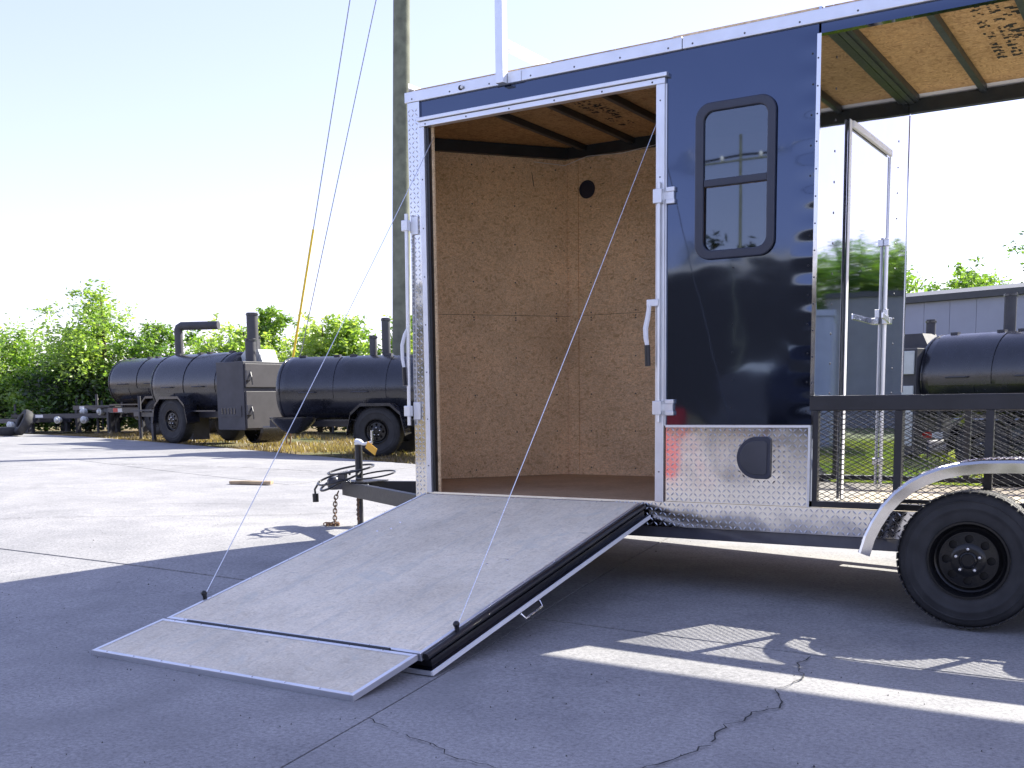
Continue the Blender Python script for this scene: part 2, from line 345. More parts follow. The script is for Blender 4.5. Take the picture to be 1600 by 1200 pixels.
def colx(i, y): return -2.9 + 5.2*i - .19*(y + 1.05)
rows = [lambda x, k=k: -1.05 - 5.2*k for k in (5, 4, 3, 2, 1, 0)] + [lambda x: 1.65 - .205*x, lambda x: 5.0 - .215*x]
def corner(i, j):
    x = colx(i, 0)
    for _ in range(8): y = rows[j](x); x = colx(i, y)
    return np.array((x, y))
gap = .006
for j in range(len(rows)-1):
    for i in range(-5 if j > 3 else -3, 4 if j > 2 else 3):
        P = [corner(i, j), corner(i+1, j), corner(i+1, j+1), corner(i, j+1)]
        cen = sum(P)/4; n = 14; vv = []; ff = []
        zt = random.uniform(-.003, .003)
        gu = gap/np.linalg.norm(P[1]-P[0]); gv = gap/np.linalg.norm(P[3]-P[0])
        for b in range(n+1):
            for a in range(n+1):
                u = gu + (1-2*gu)*a/n; v = gv + (1-2*gv)*b/n
                q = P[0]*(1-u)*(1-v) + P[1]*u*(1-v) + P[2]*u*v + P[3]*(1-u)*v
                vv.append((q[0], q[1], gzf(q[0], q[1]) + zt))
        for b in range(n):
            for a in range(n):
                k = b*(n+1)+a; ff.append((k, k+1, k+n+2, k+n+1))
        edge = [a for a in range(n+1)] + [b*(n+1)+n for b in range(1, n+1)] + [n*(n+1)+a for a in range(n-1, -1, -1)] + [b*(n+1) for b in range(n-1, 0, -1)]
        o = len(vv); vv += [(vv[k][0], vv[k][1], vv[k][2]-.07) for k in edge]
        for k in range(len(edge)):
            k2 = (k+1) % len(edge); ff.append((edge[k2], edge[k], o+k, o+k2))
        mb = MB(); mb.add(vv, ff); mb.build('concrete_slab', M['concrete'], ground)

def crack(pts, w, name='crack'):
    P = [np.array(p) for p in pts]; out = []
    for a, b in zip(P[:-1], P[1:]):
        L = np.linalg.norm(b-a); n = max(3, int(L/.035)); d = (b-a)/L; pr = np.array((-d[1], d[0])); off = 0
        for k in range(n):
            off = off*.6 + random.gauss(0, .010); out.append(a + (b-a)*k/n + pr*off)
    out.append(P[-1]); mb = MB(); vv = []; ff = []
    for k, q in enumerate(out):
        d = out[min(k+1, len(out)-1)] - out[max(k-1, 0)]; d = d/max(1e-6, np.linalg.norm(d)); pr = np.array((-d[1], d[0])); ww = w*random.uniform(.25, 1.0)
        for s in (-1, 1):
            r = q + pr*ww*s; vv.append((r[0], r[1], gzf(*r) + .007))
    for k in range(len(out)-1):
        if random.random() < .93: ff.append((2*k, 2*k+1, 2*k+3, 2*k+2))
    mb.add(vv, ff); return mb.build(name, M['crack'], ground)
crack([(-1.40, -1.10), (-1.42, -1.25), (-1.33, -1.45), (-1.36, -1.7), (-1.29, -1.95), (-1.36, -2.25), (-1.33, -2.5), (-1.42, -2.8), (-1.5, -3.3)], .0045)
crack([(-2.57, -2.86), (-2.3, -2.92), (-1.95, -3.03), (-1.6, -3.1)], .0035)
crack([(-13.4, 4.4), (-11.5, 5.1), (-10, 5.2)], .012)
crack([(-9, -.3), (-7.6, .6), (-6.9, 1.2), (-6.2, 2.1)], .005)
crack([(-9.6, .5), (-8, 1.6), (-7.2, 1.9)], .004)

# grit and crumbs lying on the slabs
mb = MB(); rg = random.Random(12)
for k in range(900):
    x = rg.uniform(-8, 1.5); y = -4.4 + 7*rg.random()**1.2; z = gzf(x, y) + .004; q = rg.uniform(.002, .0055)*(.8 if rg.random() < .96 else 1.6); a = rg.uniform(0, 6.28)
    vv = [(x + q*math.cos(a+t)*rg.uniform(.6, 1.2), y + q*math.sin(a+t)*rg.uniform(.6, 1.2), z - .003) for t in (0, 1.6, 3.1, 4.7)] + [(x, y, z + q*.7)]
    mb.add(vv, [(0, 1, 4), (1, 2, 4), (2, 3, 4), (3, 0, 4)])
tag(mb.build('grit', M['crack2'], kind='stuff'), 'fine dark grit scattered over the concrete', 'grit')
# ------------------------------------------------------------------ cargo trailer
XF, XJ, XB, XR = -4.445, -2.62, -1.762, 1.62     # front corner, door jamb, bulkhead, rear
W = 2.10; ZF = .56; ZR0, ZR1 = 3.106, 3.172; XA = -5.23; YA = W/2
T = thing('cargo_trailer', 'black and silver enclosed trailer with open porch, nose ramp lowered to the concrete', 'trailer', (-1.5, 1.05, .02))

def lugs(mb, P, U, V, Nn, lu, lv, pitch=.029, inset=.014):
    P = Vector(P); U = Vector(U).normalized(); V = Vector(V).normalized(); Nn = Vector(Nn).normalized()
    nu = int((lu-2*inset)/pitch); nv = int((lv-2*inset)/pitch)
    for a in range(nu+1):
        for b in range(nv+1):
            c = P + U*(inset + a*pitch) + V*(inset + b*pitch)
            sg = 1 if (a+b) % 2 == 0 else -1
            d = (U*sg + V).normalized(); e = (U - V*sg).normalized()
            mb.add([c - d*.0158, c - e*.0048, c + d*.0158, c + e*.0048, c + Nn*.0030],
                   [(0, 1, 4), (1, 2, 4), (2, 3, 4), (3, 0, 4)] if (d.cross(e)).dot(Nn) < 0 else [(1, 0, 4), (2, 1, 4), (3, 2, 4), (0, 3, 4)])
def rivets(mb, pts, nrm, r=.004):
    nrm = Vector(nrm)
    for p in pts: mb.lathe([(-.001, r), (.0015, r*.9), (.0028, r*.45), (.003, .0002)], p, nrm, n=7)

# chassis
mb = MB().box(-4.44, XR, .02, .075, .356, .424); mb.build('side_rail', M['rail'], T, bevel=.004)
mb = MB().box(-4.44, XR, W-.075, W-.02, .356, .424); mb.build('side_rail', M['frame_grey'], T, bevel=.004)
for x in np.arange(-4.3, XR, .61): MB().box(x, x+.05, .077, W-.077, .36, .42).build('cross_member', M['frame_grey'], T)
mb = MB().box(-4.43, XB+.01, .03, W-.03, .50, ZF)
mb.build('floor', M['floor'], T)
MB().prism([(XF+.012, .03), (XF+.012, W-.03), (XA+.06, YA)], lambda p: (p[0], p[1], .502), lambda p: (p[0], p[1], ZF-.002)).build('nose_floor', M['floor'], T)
# porch floor boards
nb = 15; bw = (W-.06)/nb
for k in range(nb):
    y = .03 + k*bw; MB().box(XB+.016, XR-.02, y+.002, y+bw-.002, .525, ZF + random.uniform(-.002, .002)).build('floor_board', M['deck'], T)

# outer skin, near side
hx0, hx1, hz0, hz1 = -2.395, -2.018, 1.985, 2.755
xs = [-2.622, hx0, hx1, XB]; zs = [1.02, hz0, hz1, ZR0+.005]
mb = MB()
for a in range(3):
    for b in range(3):
        if a == 1 and b == 1: continue
        mb.add([(xs[a], .002, zs[b]), (xs[a+1], .002, zs[b]), (xs[a+1], .002, zs[b+1]), (xs[a], .002, zs[b+1])], [(0, 1, 2, 3)])
mb.add([(hx0, .002, hz0), (hx0, .03, hz0), (hx1, .03, hz0), (hx1, .002, hz0), (hx0, .002, hz1), (hx0, .03, hz1), (hx1, .03, hz1), (hx1, .002, hz1)],
       [(0, 1, 2, 3), (4, 7, 6, 5), (0, 4, 5, 1), (3, 2, 6, 7)])
skin = mb.build('side_skin', M['black'], T)
mb = MB(); rivets(mb, [(XB-.028 + random.uniform(-.003, .003), .001, z) for z in np.arange(1.1, 3.08, .155)], (0, -1, 0), .0055)
rivets(mb, [(-2.215, .001, z) for z in np.arange(1.12, 1.95, .155)], (0, -1, 0), .004)
mb.build('rivets', M['seal'], T, kind='stuff')
MB().box(-4.40, -2.618, .004, .03, 2.995, ZR0+.004).build('header_skin', M['black'], T)
MB().box(XB, XR, .004, .05, 3.055, ZR0+.004).build('porch_header_skin', M['black'], T)
# far side skin (enclosed part) and far roof rail
MB().box(XF, XB, W-.022, W, .43, ZR1).build('far_side_skin', M['black'], T)
MB().box(XB+.012, XR, W-.05, W, 3.078, 3.168).build('far_porch_header', M['bow'], T, bevel=.004)
# nose skins, two halves of the wedge
for (ya, nm) in ((0.0, 'nose_skin'), (W, 'nose_skin')):
    a = Vector((XF+.004, ya + (.004 if ya == 0 else -.004), 0)); b = Vector((XA, YA, 0)); t = .02
    n = (b-a).cross(Vector((0, 0, 1))).normalized()
    if n.x > 0: n = -n
    mb = MB(); q = [a, b, b - n*t, a - n*t]
    mb.prism(q, lambda p: (p.x, p.y, .43), lambda p: (p.x, p.y, ZR1-.003)); mb.build(nm, M['black'], T)
# interior boards
def board(name, a, b, z0, z1, t=.012, mat='osb', inward=(0, 0)):
    a = Vector((*a, 0)); b = Vector((*b, 0)); n = Vector((*inward, 0)).normalized()*t
    mb = MB(); mb.prism([a, b, b+n, a+n], lambda p: (p.x, p.y, z0), lambda p: (p.x, p.y, z1)); return mb.build(name, M[mat], T)
yb = W-.024
for (x0, x1) in ((XF+.02, -3.2), (-3.197, XB-.02)):
    for (z0, z1) in ((ZF, 1.858), (1.861, 3.20)):
        board('wall_board', (x0, yb), (x1, yb), z0, z1, inward=(0, -1))
V0 = Vector((XF+.022, W-.035)); V1 = Vector((XA+.035, YA)); vd = (V1-V0).normalized(); vn = Vector((-vd.y, vd.x)); 
if vn.x < 0: vn = -vn
for (z0, z1) in ((ZF, 1.858), (1.861, 3.20)):
    board('wall_board', V0, V1, z0, z1, inward=vn)
    board('wall_board', (XF+.022, .045), (XA+.035, YA-.015), z0, z1, inward=(vn.x, -vn.y))
# corner batten on the far wall, near inner lining, bulkhead lining
MB().box(XF+.055, XF+.135, yb-.026, yb-.013, ZF, 3.15).build('corner_batten', M['osb'], T)
MB().box(-2.60, XB-.012, .034, .046, ZF, 1.97).build('wall_board', M['osb'], T)
MB().box(-2.60, XB-.012, .034, .046, 2.77, 3.2).build('wall_board', M['osb'], T)
MB().box(-2.60, hx0-.005, .034, .046, 1.972, 2.768).build('wall_board', M['osb'], T)
MB().box(hx1+.005, XB-.012, .034, .046, 1.972, 2.768).build('wall_board', M['osb'], T)
MB().box(XB-.012, XB-.004, .05, W-.03, ZF, 3.2).build('wall_board', M['osb'], T)
mb = MB()
for z in list(np.arange(.62, 3.05, .30)) + [1.84, 1.88]:
    for x in (-4.20, -3.80, -3.40, -3.0): rivets(mb, [(x, yb-.0125, z)], (0, -1, 0), .0065)
    for f in (.08, .36, .64, .92):
        q = V0 + (V1-V0)*f + vn*.0125; rivets(mb, [(q.x, q.y, z)], (vn.x, vn.y, 0), .0065)
mb.build('screws', M['frame_grey'], T, kind='stuff')
MB().lathe([(0, .0005), (0, .064), (.006, .072), (.012, .070), (.012, .060), (.006, .058), (.006, .0005)], (-4.23, yb-.013, 2.855), (0, -1, 0), 28).build('wall_vent', M['winframe'], T, smooth=True)
# roof: bowed skin, ceiling boards, bows, coves
prof = [(0.0, ZR1), (.12, 3.225), (.30, 3.252), (W/2, 3.262), (W-.30, 3.252), (W-.12, 3.225), (W, ZR1)]
mb = MB(); n = len(prof); vs = []
for x in (XF, XR):
    vs += [(x, y, z) for y, z in prof] + [(x, y, z-.012) for y, z in prof]
fs = []
for k in range(n-1):
    fs += [(k, k+1, 2*n+k+1, 2*n+k), (n+k+1, n+k, 3*n+k, 3*n+k+1)]
fs += [tuple(range(n-1, -1, -1)) + tuple(range(n, 2*n)), tuple(2*n+k for k in range(n)) + tuple(3*n+k for k in range(n-1, -1, -1))]
mb.add(vs, fs); mb.build('roof_skin', M['white'], T)
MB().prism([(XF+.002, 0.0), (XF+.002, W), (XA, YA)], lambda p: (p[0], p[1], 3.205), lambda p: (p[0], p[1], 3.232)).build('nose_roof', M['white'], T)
bowx = [-4.233 + .4215*k for k in range(14)]
for k in range(0, 14, 3):
    x0 = bowx[k] if k else XF+.02; x1 = min(XR-.01, bowx[min(k+3, 13)]) if k+3 < 14 else XR-.01
    if x0 < XB < x1:
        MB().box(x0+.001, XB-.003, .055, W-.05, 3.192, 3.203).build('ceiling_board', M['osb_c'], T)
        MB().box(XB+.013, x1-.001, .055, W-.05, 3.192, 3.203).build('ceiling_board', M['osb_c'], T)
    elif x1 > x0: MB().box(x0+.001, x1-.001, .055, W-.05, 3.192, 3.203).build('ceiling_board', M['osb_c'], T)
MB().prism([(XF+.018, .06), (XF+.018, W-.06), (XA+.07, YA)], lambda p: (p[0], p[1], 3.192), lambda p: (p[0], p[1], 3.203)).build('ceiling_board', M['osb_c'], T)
for x in bowx:
    if x+.02 < XR: MB().box(x-.02, x+.02, .052, W-.052, 3.146, 3.1915).build('roof_bow', M['bow'], T, bevel=.004)
MB().box(XB+.014, XB+.05, .052, W-.052, 3.135, 3.190).build('bulkhead_cove', M['bow'], T)
MB().box(XF+.04, XB-.02, yb-.055, yb-.0125, 3.105, 3.190).build('ceiling_cove', M['bow'], T)
mb = MB(); q0 = V0 + vn*.0125 + vd*.01; q1 = V1 + vn*.0125
mb.prism([q0, q1, q1+vn*.045, q0+vn*.045], lambda p: (p.x, p.y, 3.100), lambda p: (p.x, p.y, 3.188)); mb.build('ceiling_cove', M['bow'], T)
MB().box(XF+.1, XJ, .05, .075, 3.02, 3.145).build('header_beam', M['bow'], T)
# thin wire stapled along the cove
pts = [(-4.95, 1.38, 3.09), (-4.6, 1.82, 3.075), (-4.40, 2.0, 3.05), (-4.2, 2.008, 3.10), (-3.9, 2.01, 3.085), (-3.5, 2.012, 3.12)]
MB().tube(pts, .0025, 5).build('loose_wire', M['white'], T)
MB().tube([(-4.62, 1.80, 3.08), (-4.60, 1.815, 2.98), (-4.585, 1.82, 2.88)], .003, 5).build('loose_wire', M['seal'], T)
# ink stamps on the ceiling sheets (illegible mill print)
def stamp(x0, y0, rows_, cols_, cw, ch, seed):
    r = random.Random(seed); mb = MB()
    for a in range(rows_):
        y = y0
        for c in range(cols_):
            if r.random() < .16: y += cw*1.2; continue
            for px in range(3):
                for py in range(4):
                    if r.random() < .52:
                        u = x0 + a*ch*1.55 + py*ch/4; v = y + px*cw/4
                        mb.add([(u, v, 3.190), (u+ch/4, v, 3.190), (u+ch/4, v+cw/4, 3.190), (u, v+cw/4, 3.190)], [(3, 2, 1, 0)])
            y += cw*1.15
    mb.build('mill_stamp', M['stamp'], T, kind='stuff')
stamp(-1.12, .30, 2, 17, .062, .055, 3); stamp(-.98, .55, 1, 8, .09, .085, 5)
stamp(-3.72, .75, 2, 13, .06, .05, 8); stamp(-3.62, 1.0, 1, 6, .08, .06, 9)

# roof rail in two lengths, screws
for (x0, x1) in ((XF-.02, -2.523), (-2.519, XR)):
    rr = MB().box(x0, x1, -.016, .02, ZR0, ZR1).build('roof_rail', M['alu'], T, bevel=.003)
    mb = MB(); rivets(mb, [(x, -.016, 3.125) for x in np.arange(x0+.06, x1, .30)], (0, -1, 0), .006); mb.build('screws', M['frame_grey'], rr, kind='stuff')
# small oval marker on the roof rail
ml = MB().lathe([(0, .016), (.006, .015), (.009, .010), (.010, .0005)], (-4.02, -.016, 3.135), (0, -1, 0), 16).build('marker_lamp', M['seal'], T, smooth=True)
MB().lathe([(0, .011), (.004, .009), (.005, .0005)], (-4.005, -.026, 3.135), (0, -1, 0), 10).build('lens', M['whiteref'], ml)
# roof frame: posts and cross bars
for y, s in ((-.045, -1), (W+.045, 1)):
    MB().box(-3.722, -3.668, y-.027, y+.027, 3.10, 4.75 if s < 0 else 3.40).build('roof_post', M['alu'], T, bevel=.003)
    yy = -.017 if s < 0 else W+.001
    MB().box(-3.77, -3.725, yy-(.005 if s < 0 else -.001), yy+(0 if s < 0 else .005), 3.105, 3.165).build('post_bracket', M['alu'], T)
    MB().box(-3.665, -3.57, yy-(.005 if s < 0 else -.001), yy+(0 if s < 0 else .005), 3.105, 3.165).build('post_bracket', M['alu'], T)
MB().box(-3.720, -3.670, -.017, W+.017, 3.315, 3.365).build('roof_cross_bar', M['white'], T, bevel=.003)

# front corner post with tread plate face and jamb strip
cp = MB().box(XF-.002, -4.352, -.010, .012, .427, ZR0-.002); lugs(cp, (XF-.002, -.010, .43), (1, 0, 0), (0, 0, 1), (0, -1, 0), .088, 2.65, .029, .014)
cp.build('corner_post', M['tread'], T)
MB().box(-4.351, -4.312, -.018, .03, .57, 2.940).build('door_jamb', M['alu'], T, bevel=.003)
MB().box(-4.312, -4.290, .002, .032, .57, 2.935).build('jamb_seal', M['seal'], T)
MB().box(-4.305, -4.278, .034, .05, .565, 3.02).build('jamb_liner', M['osb'], T)
MB().box(-2.676, -2.623, -.020, .03, .57, 2.940).build('door_jamb', M['alu'], T, bevel=.003)
MB().box(-2.622, -2.614, -.008, .004, 1.02, 2.94).build('jamb_flange', M['alu'], T)
mb = MB().box(-4.352, -2.622, -.020, .03, 2.941, 2.972); mb.build('door_header', M['alu'], T, bevel=.002)
mb = MB().box(-4.362, -2.606, -.034, .003, 2.975, 2.998); mb.build('drip_cap', M['alu'], T, bevel=.003)
mb = MB(); rivets(mb, [(x, -.020, 2.955) for x in np.arange(-4.3, -2.64, .32)], (0, -1, 0), .006); rivets(mb, [(-4.331, -.018, z) for z in np.arange(.75, 2.9, .31)], (0, -1, 0), .005)
rivets(mb, [(-2.65, -.020, z) for z in np.arange(.75, 2.9, .42)], (0, -1, 0), .005); mb.build('screws', M['frame_grey'], T, kind='stuff')

# tread plate: lower guard and sill
mb = MB().box(-2.612, XB, -.006, .02, .577, 1.018); lugs(mb, (-2.612, -.006, .577), (1, 0, 0), (0, 0, 1), (0, -1, 0), .85, .441); mb.build('stone_guard', M['tread'], T)
MB().box(-2.614, XB+.002, -.012, -.0065, 1.010, 1.024).build('guard_trim', M['alu'], T)
MB().box(XB-.010, XB+.002, -.0115, -.0065, .577, 1.0095).build('guard_trim', M['alu'], T)
mb = MB().box(-4.352, XR, -.004, .02, .427, .5745); lugs(mb, (-2.95, -.004, .427), (1, 0, 0), (0, 0, 1), (0, -1, 0), 2.55, .1475); mb.build('sill_plate', M['tread'], T)
# half-round black inlet cover
D = []
for k in range(25):
    t = math.pi/2 + math.pi*k/24; D.append((-2.055 + .118*math.cos(t), .842 + .118*math.sin(t)))
D += [(-1.995, .724), (-1.978, .738), (-1.976, .946), (-1.995, .960)]
def sc(p, k): return (-2.07 + (p[0]+2.07)*k, .842 + (p[1]-.842)*k)
ic = MB().prism(D, lambda p: (p[0], -.024, p[1]), lambda p: (p[0], -.0065, p[1])).build('inlet_cover', M['winframe'], T, bevel=.004)
MB().prism([sc(p, .80) for p in D], lambda p: (p[0], -.030, p[1]), lambda p: (p[0], -.0245, p[1])).build('lid', M['smoker_grey'], ic, bevel=.003)

# side window
def rrect(x0, x1, z0, z1, r, n=7):
    out = []
    for cx, cz, a0 in ((x1-r, z1-r, 0), (x0+r, z1-r, 90), (x0+r, z0+r, 180), (x1-r, z0+r, 270)):
        for k in range(n+1):
            t = R_(a0 + 90*k/n); out.append((cx + r*math.cos(t), cz + r*math.sin(t)))
    return out
def ring(mb, o, i, y0, y1):
    n = len(o); vs = [(p[0], y0, p[1]) for p in o] + [(p[0], y0, p[1]) for p in i] + [(p[0], y1, p[1]) for p in o] + [(p[0], y1, p[1]) for p in i]
    fs = []
    for k in range(n):
        j = (k+1) % n
        fs += [(k, j, n+j, n+k), (2*n+j, 2*n+k, 3*n+k, 3*n+j), (k, 2*n+k, 2*n+j, j), (n+j, 3*n+j, 3*n+k, n+k)]
    mb.add(vs, fs)
mb = MB(); ring(mb, rrect(-2.438, -1.978, 1.948, 2.795, .085), rrect(-2.388, -2.024, 1.996, 2.747, .055), -.022, .001)
win = mb.build('window', M['winframe'], T, bevel=.007)
MB().box(-2.3875, -2.0245, -.016, .012, 2.345, 2.383).build('sash_bar', M['winframe'], win, bevel=.003)
MB().box(-2.39, -2.022, -.004, -.001, 2.384, 2.750).build('pane', M['glass'], win)
MB().box(-2.39, -2.022, .008, .011, 1.990, 2.344).build('pane', M['glass'], win)

# bulkhead with porch door (polished metal)
MB().box(XB-.003, XB+.012, .004, W-.023, ZF, 3.19).build('bulkhead', M['mirror'], T)
MB().box(XB-.004, XB+.018, -.012, .003, 1.183, 3.052).build('bulkhead_edge', M['tread'], T)
MB().box(XB, XB+.016, W-.0225, W+.006, 1.2, 3.07).build('bulkhead_edge', M['tread'], T)
dr = MB().box(XB+.0125, XB+.020, .585, 1.50, .60, 2.69).build('porch_door', M['mirror'], T)
MB().box(XB+.0205, XB+.028, .5415, .584, .575, 2.735).build('door_frame', M['white'], dr, bevel=.003)
MB().box(XB+.0205, XB+.030, 1.502, 1.512, .575, 2.735).build('door_frame', M['alu'], dr, bevel=.003)
MB().box(XB+.0205, XB+.040, .585, 1.501, 2.695, 2.733).build('door_frame', M['white'], dr, bevel=.003)
MB().box(XB+.0205, XB+.024, .536, .5405, .575, 2.735).build('door_gasket', M['seal'], dr)
MB().tube([(XB+.034, 1.43, .60), (XB+.034, 1.43, 2.18)], .010, 10).build('lock_bar', M['alu'], dr, smooth=True)
lt = MB().box(XB+.03, XB+.080, 1.38, 1.45, 1.635, 1.675).box(XB+.03, XB+.06, 1.395, 1.43, 1.676, 1.73)
lt.build('latch', M['chrome'], dr, bevel=.003)
MB().beam((XB+.075, 1.37, 1.655), (XB+.11, 1.05, 1.668), .012, .035).build('latch_handle', M['chrome'], dr, bevel=.003)
for z in (.75, 2.15): MB().box(XB+.0205, XB+.055, 1.41, 1.45, z-.022, z+.022).build('bar_keeper', M['chrome'], dr, bevel=.003)
mb = MB()
for y in (.30, 1.78): rivets(mb, [(XB+.0125, y, z) for z in np.arange(.7, 3.1, .165)], (1, 0, 0), .0075)
rivets(mb, [(XB-.0+.004, -.0125, z) for z in np.arange(1.25, 3.0, .14)], (0, -1, 0), .005)
mb.build('rivets', M['frame_grey'], T, kind='stuff')

# porch railings
def railing(y, label):
    MB().box(XB-.012, XR, y-.025, y+.025, 1.100, 1.182).build('top_rail', M['steel_black'], T, bevel=.006)
    MB().box(XB-.012, XR, y-.022, y+.022, .5775, .610).build('bottom_rail', M['steel_black'], T)
    px = [-1.742] + [-1.304 + .4405*k for k in range(7)]
    for x in px: MB().box(x-.019, x+.019, y-.020, y+.020, .611, 1.099).build('post', M['steel_black'], T)
    mb = MB(); z0, z1 = .600, 1.105; x0, x1 = XB, XR-.01; dz = z1-z0; pw, ph = .054, .027
    k = pw/ph; L = dz*k; c = x0 - L
    while c < x1:
        for sgn in (1, -1):
            a = [c, z0 if sgn > 0 else z1]; b = [c+L, z1 if sgn > 0 else z0]
            if b[0] > x1: t = (x1-a[0])/(b[0]-a[0]); b = [x1, a[1]+(b[1]-a[1])*t]
            if a[0] < x0: t = (x0-a[0])/(b[0]-a[0]); a = [x0, a[1]+(b[1]-a[1])*t]
            if b[0]-a[0] > .01: mb.beam((a[0], y + .001*sgn, a[1]), (b[0], y + .001*sgn, b[1]), .003, .0034)
        c += pw
    mb.build('mesh_panel', M['steel_black'], T, kind='stuff')
railing(.026, 'near'); railing(W-.028, 'far')
for y in (.03, W-.03): MB().box(XR-.06, XR, y-.025, y+.025, .58, 3.055).build('rear_post', M['steel_black'], T)
# tandem fender
half = [(-1.430, .380), (-1.405, .47), (-1.372, .545), (-1.325, .625), (-1.266, .695), (-1.20, .752), (-1.131, .795), (-1.05, .828), (-.954, .853), (-.85, .866), (-.72, .870)]
mid = -.44; path = half + [(2*mid - x, z) for x, z in reversed(half)]
mb = MB(); th = .004; vs = []; fs = []
pl = []
for k, (x, z) in enumerate(path):
    a = path[max(k-1, 0)]; b = path[min(k+1, len(path)-1)]; d = Vector((b[0]-a[0], b[1]-a[1])).normalized(); pl.append(Vector((-d.y, d.x)))
sec = [(-.008, 0), (-.240, 0), (-.254, -.005), (-.262, -.018), (-.263, -.066), (-.257, -.066), (-.255, -.020), (-.238, -.006), (-.008, -.005)]
n = len(sec)
for (x, z), nn in zip(path, pl):
    for (y, h) in sec: vs.append((x + nn.x*h, y, z + nn.y*h))
for k in range(len(path)-1):
    for q in range(n): fs.append((k*n+q, k*n+(q+1) % n, (k+1)*n+(q+1) % n, (k+1)*n+q))
fs.append(tuple(range(n))); fs.append(tuple((len(path)-1)*n+q for q in reversed(range(n))))
mb.add(vs, fs)
for k in range(len(path)-1):
    a = Vector((path[k][0], -.258, path[k][1])); b = Vector((path[k+1][0], -.258, path[k+1][1])); u = b-a
    lugs(mb, a + Vector((0, .018, 0)), u, (0, 1, 0), Vector((pl[k].x, 0, pl[k].y)), u.length, .23, .029, .006)
fd = mb.build('fender', M['tread'], T)
MB().box(-1.36, 2*mid+1.36, -.030, -.006, .62, .64).build('fender_stay', M['steel_black'], T)
# wheels
def wheel(cx, cy, cz, parent, r=.344, w=.20, side=-1, rimr=.195, loc=False, spokes=8):
    # outer face at cy; axis along side*Y
    ax = Vector((0, side, 0)); tw = w
    P = [(-tw+.004, rimr*.98), (-tw+.002, rimr+.02), (-tw, r*.80), (-tw+.008, r*.90), (-tw+.022, r*.965), (-tw+.045, r*.992), (-tw/2, r), (-.045, r*.992), (-.022, r*.965), (-.008, r*.905), (-.003, r*.87), (0, r*.865), (0, r*.855), (-.003, r*.85), (-.001, r*.78), (.001, r*.77), (.001, r*.745), (-.002, r*.735), (-.005, r*.68), (-.008, rimr+.02), (-.014, rimr)]
    wh = MB().lathe(P, (cx, cy, cz), ax, 56, closed=True).build('wheel', M['rubber'], parent, smooth=True, local=loc)
    # tread blocks along both shoulders
    mb = MB(); nb = 54
    for k in range(nb):
        t = 2*math.pi*k/nb; rd = Vector((math.cos(t), 0, math.sin(t))); tg = Vector((-math.sin(t), 0, math.cos(t)))
        for off, wd in ((-.030, .030), (-.075, .036), (-tw+.075, .036), (-tw+.030, .030)):
            tt = rd*(r*.985+.001) + ax*off
            c = Vector((cx, cy, cz)) + tt
            MM = Matrix(((rd.x, ax.x, tg.x, c.x), (rd.y, ax.y, tg.y, c.y), (rd.z, ax.z, tg.z, c.z), (0, 0, 0, 1)))
            mb.obox(MM, .006, wd, .031)
    mb.build('tread', M['rubber'], wh, local=loc, kind='stuff')
    mb = MB(); mb.lathe([(-.014, rimr), (-.004, rimr-.002), (-.004, rimr-.012), (-.022, rimr-.022), (-.050, rimr-.030), (-.055, rimr*.80), (-.040, rimr*.74)], (cx, cy, cz), ax, 48)
    # disc with holes
    ro, ri, hr = rimr*.74, rimr*.38, rimr*.105; n = spokes
    mb.lathe([(-.040, ro), (-.034, ro*.97), (-.034, ro*.93)], (cx, cy, cz), ax, 48)
    seg = 48
    mb.lathe([(-.026, ri*1.12), (-.020, ri), (-.020, ri*.60), (-.012, ri*.52), (-.010, ri*.45), (-.016, ri*.40), (-.016, .001)], (cx, cy, cz), ax, 40)
    # web between with round openings: build sectors around each hole
    for k in range(n):
        t0 = 2*math.pi*(k-.5)/n; t1 = 2*math.pi*(k+.5)/n; tm = (t0+t1)/2
        outer = []
        m8 = 6
        for a in range(m8+1): t = t0+(t1-t0)*a/m8; outer.append((ro*.935*math.cos(t), ro*.935*math.sin(t)))
        for a in range(1, 4): rr = ro*.935 + (ri*1.12-ro*.935)*a/4; outer.append((rr*math.cos(t1), rr*math.sin(t1)))
        for a in range(m8+1): t = t1+(t0-t1)*a/m8; outer.append((ri*1.12*math.cos(t), ri*1.12*math.sin(t)))
        for a in range(1, 4): rr = ri*1.12 + (ro*.935-ri*1.12)*a/4; outer.append((rr*math.cos(t0), rr*math.sin(t0)))
        hc = ((ro*.73)*math.cos(tm), (ro*.73)*math.sin(tm)); inner = []
        for p in outer:
            d = Vector((p[0]-hc[0], p[1]-hc[1])).normalized(); inner.append((hc[0]+d.x*hr, hc[1]+d.y*hr))
        nn = len(outer)
        def zof(p): rr = math.hypot(*p); return -.034 + (.008)*(1-(rr-ri)/(ro-ri))
        vs = [(cx+p[0], cy+side*zof(p), cz+p[1]) for p in outer] + [(cx+p[0], cy+side*zof(p), cz+p[1]) for p in inner] + [(cx+p[0], cy+side*(zof(p)-.012), cz+p[1]) for p in inner]
        mb.add(vs, [(a, (a+1) % nn, nn+(a+1) % nn, nn+a) for a in range(nn)] + [(nn+a, nn+(a+1) % nn, 2*nn+(a+1) % nn, 2*nn+a) for a in range(nn)])
    mb.build('rim', M['rim'], wh, smooth=True, local=loc)
    MB().lathe([(-.075, rimr-.015), (-.075, .001)], (cx, cy, cz), ax, 32).build('brake_drum', M['steel_black'], wh, local=loc)
    mb = MB()
    for k in range(5):
        t = 2*math.pi*(k+.25)/5; c = (cx + ri*.78*math.cos(t), cy, cz + ri*.78*math.sin(t))
        mb.lathe([(-.020, .0115), (-.006, .011), (-.001, .007), (0.0, .0003)], c, ax, 6)
    mb.build('lug_nuts', M['chrome'], wh, local=loc)
    return wh
w1 = wheel(-.912, -.190, .362, T)
w2 = copy_part(w1, T, (.86, 0, .012))
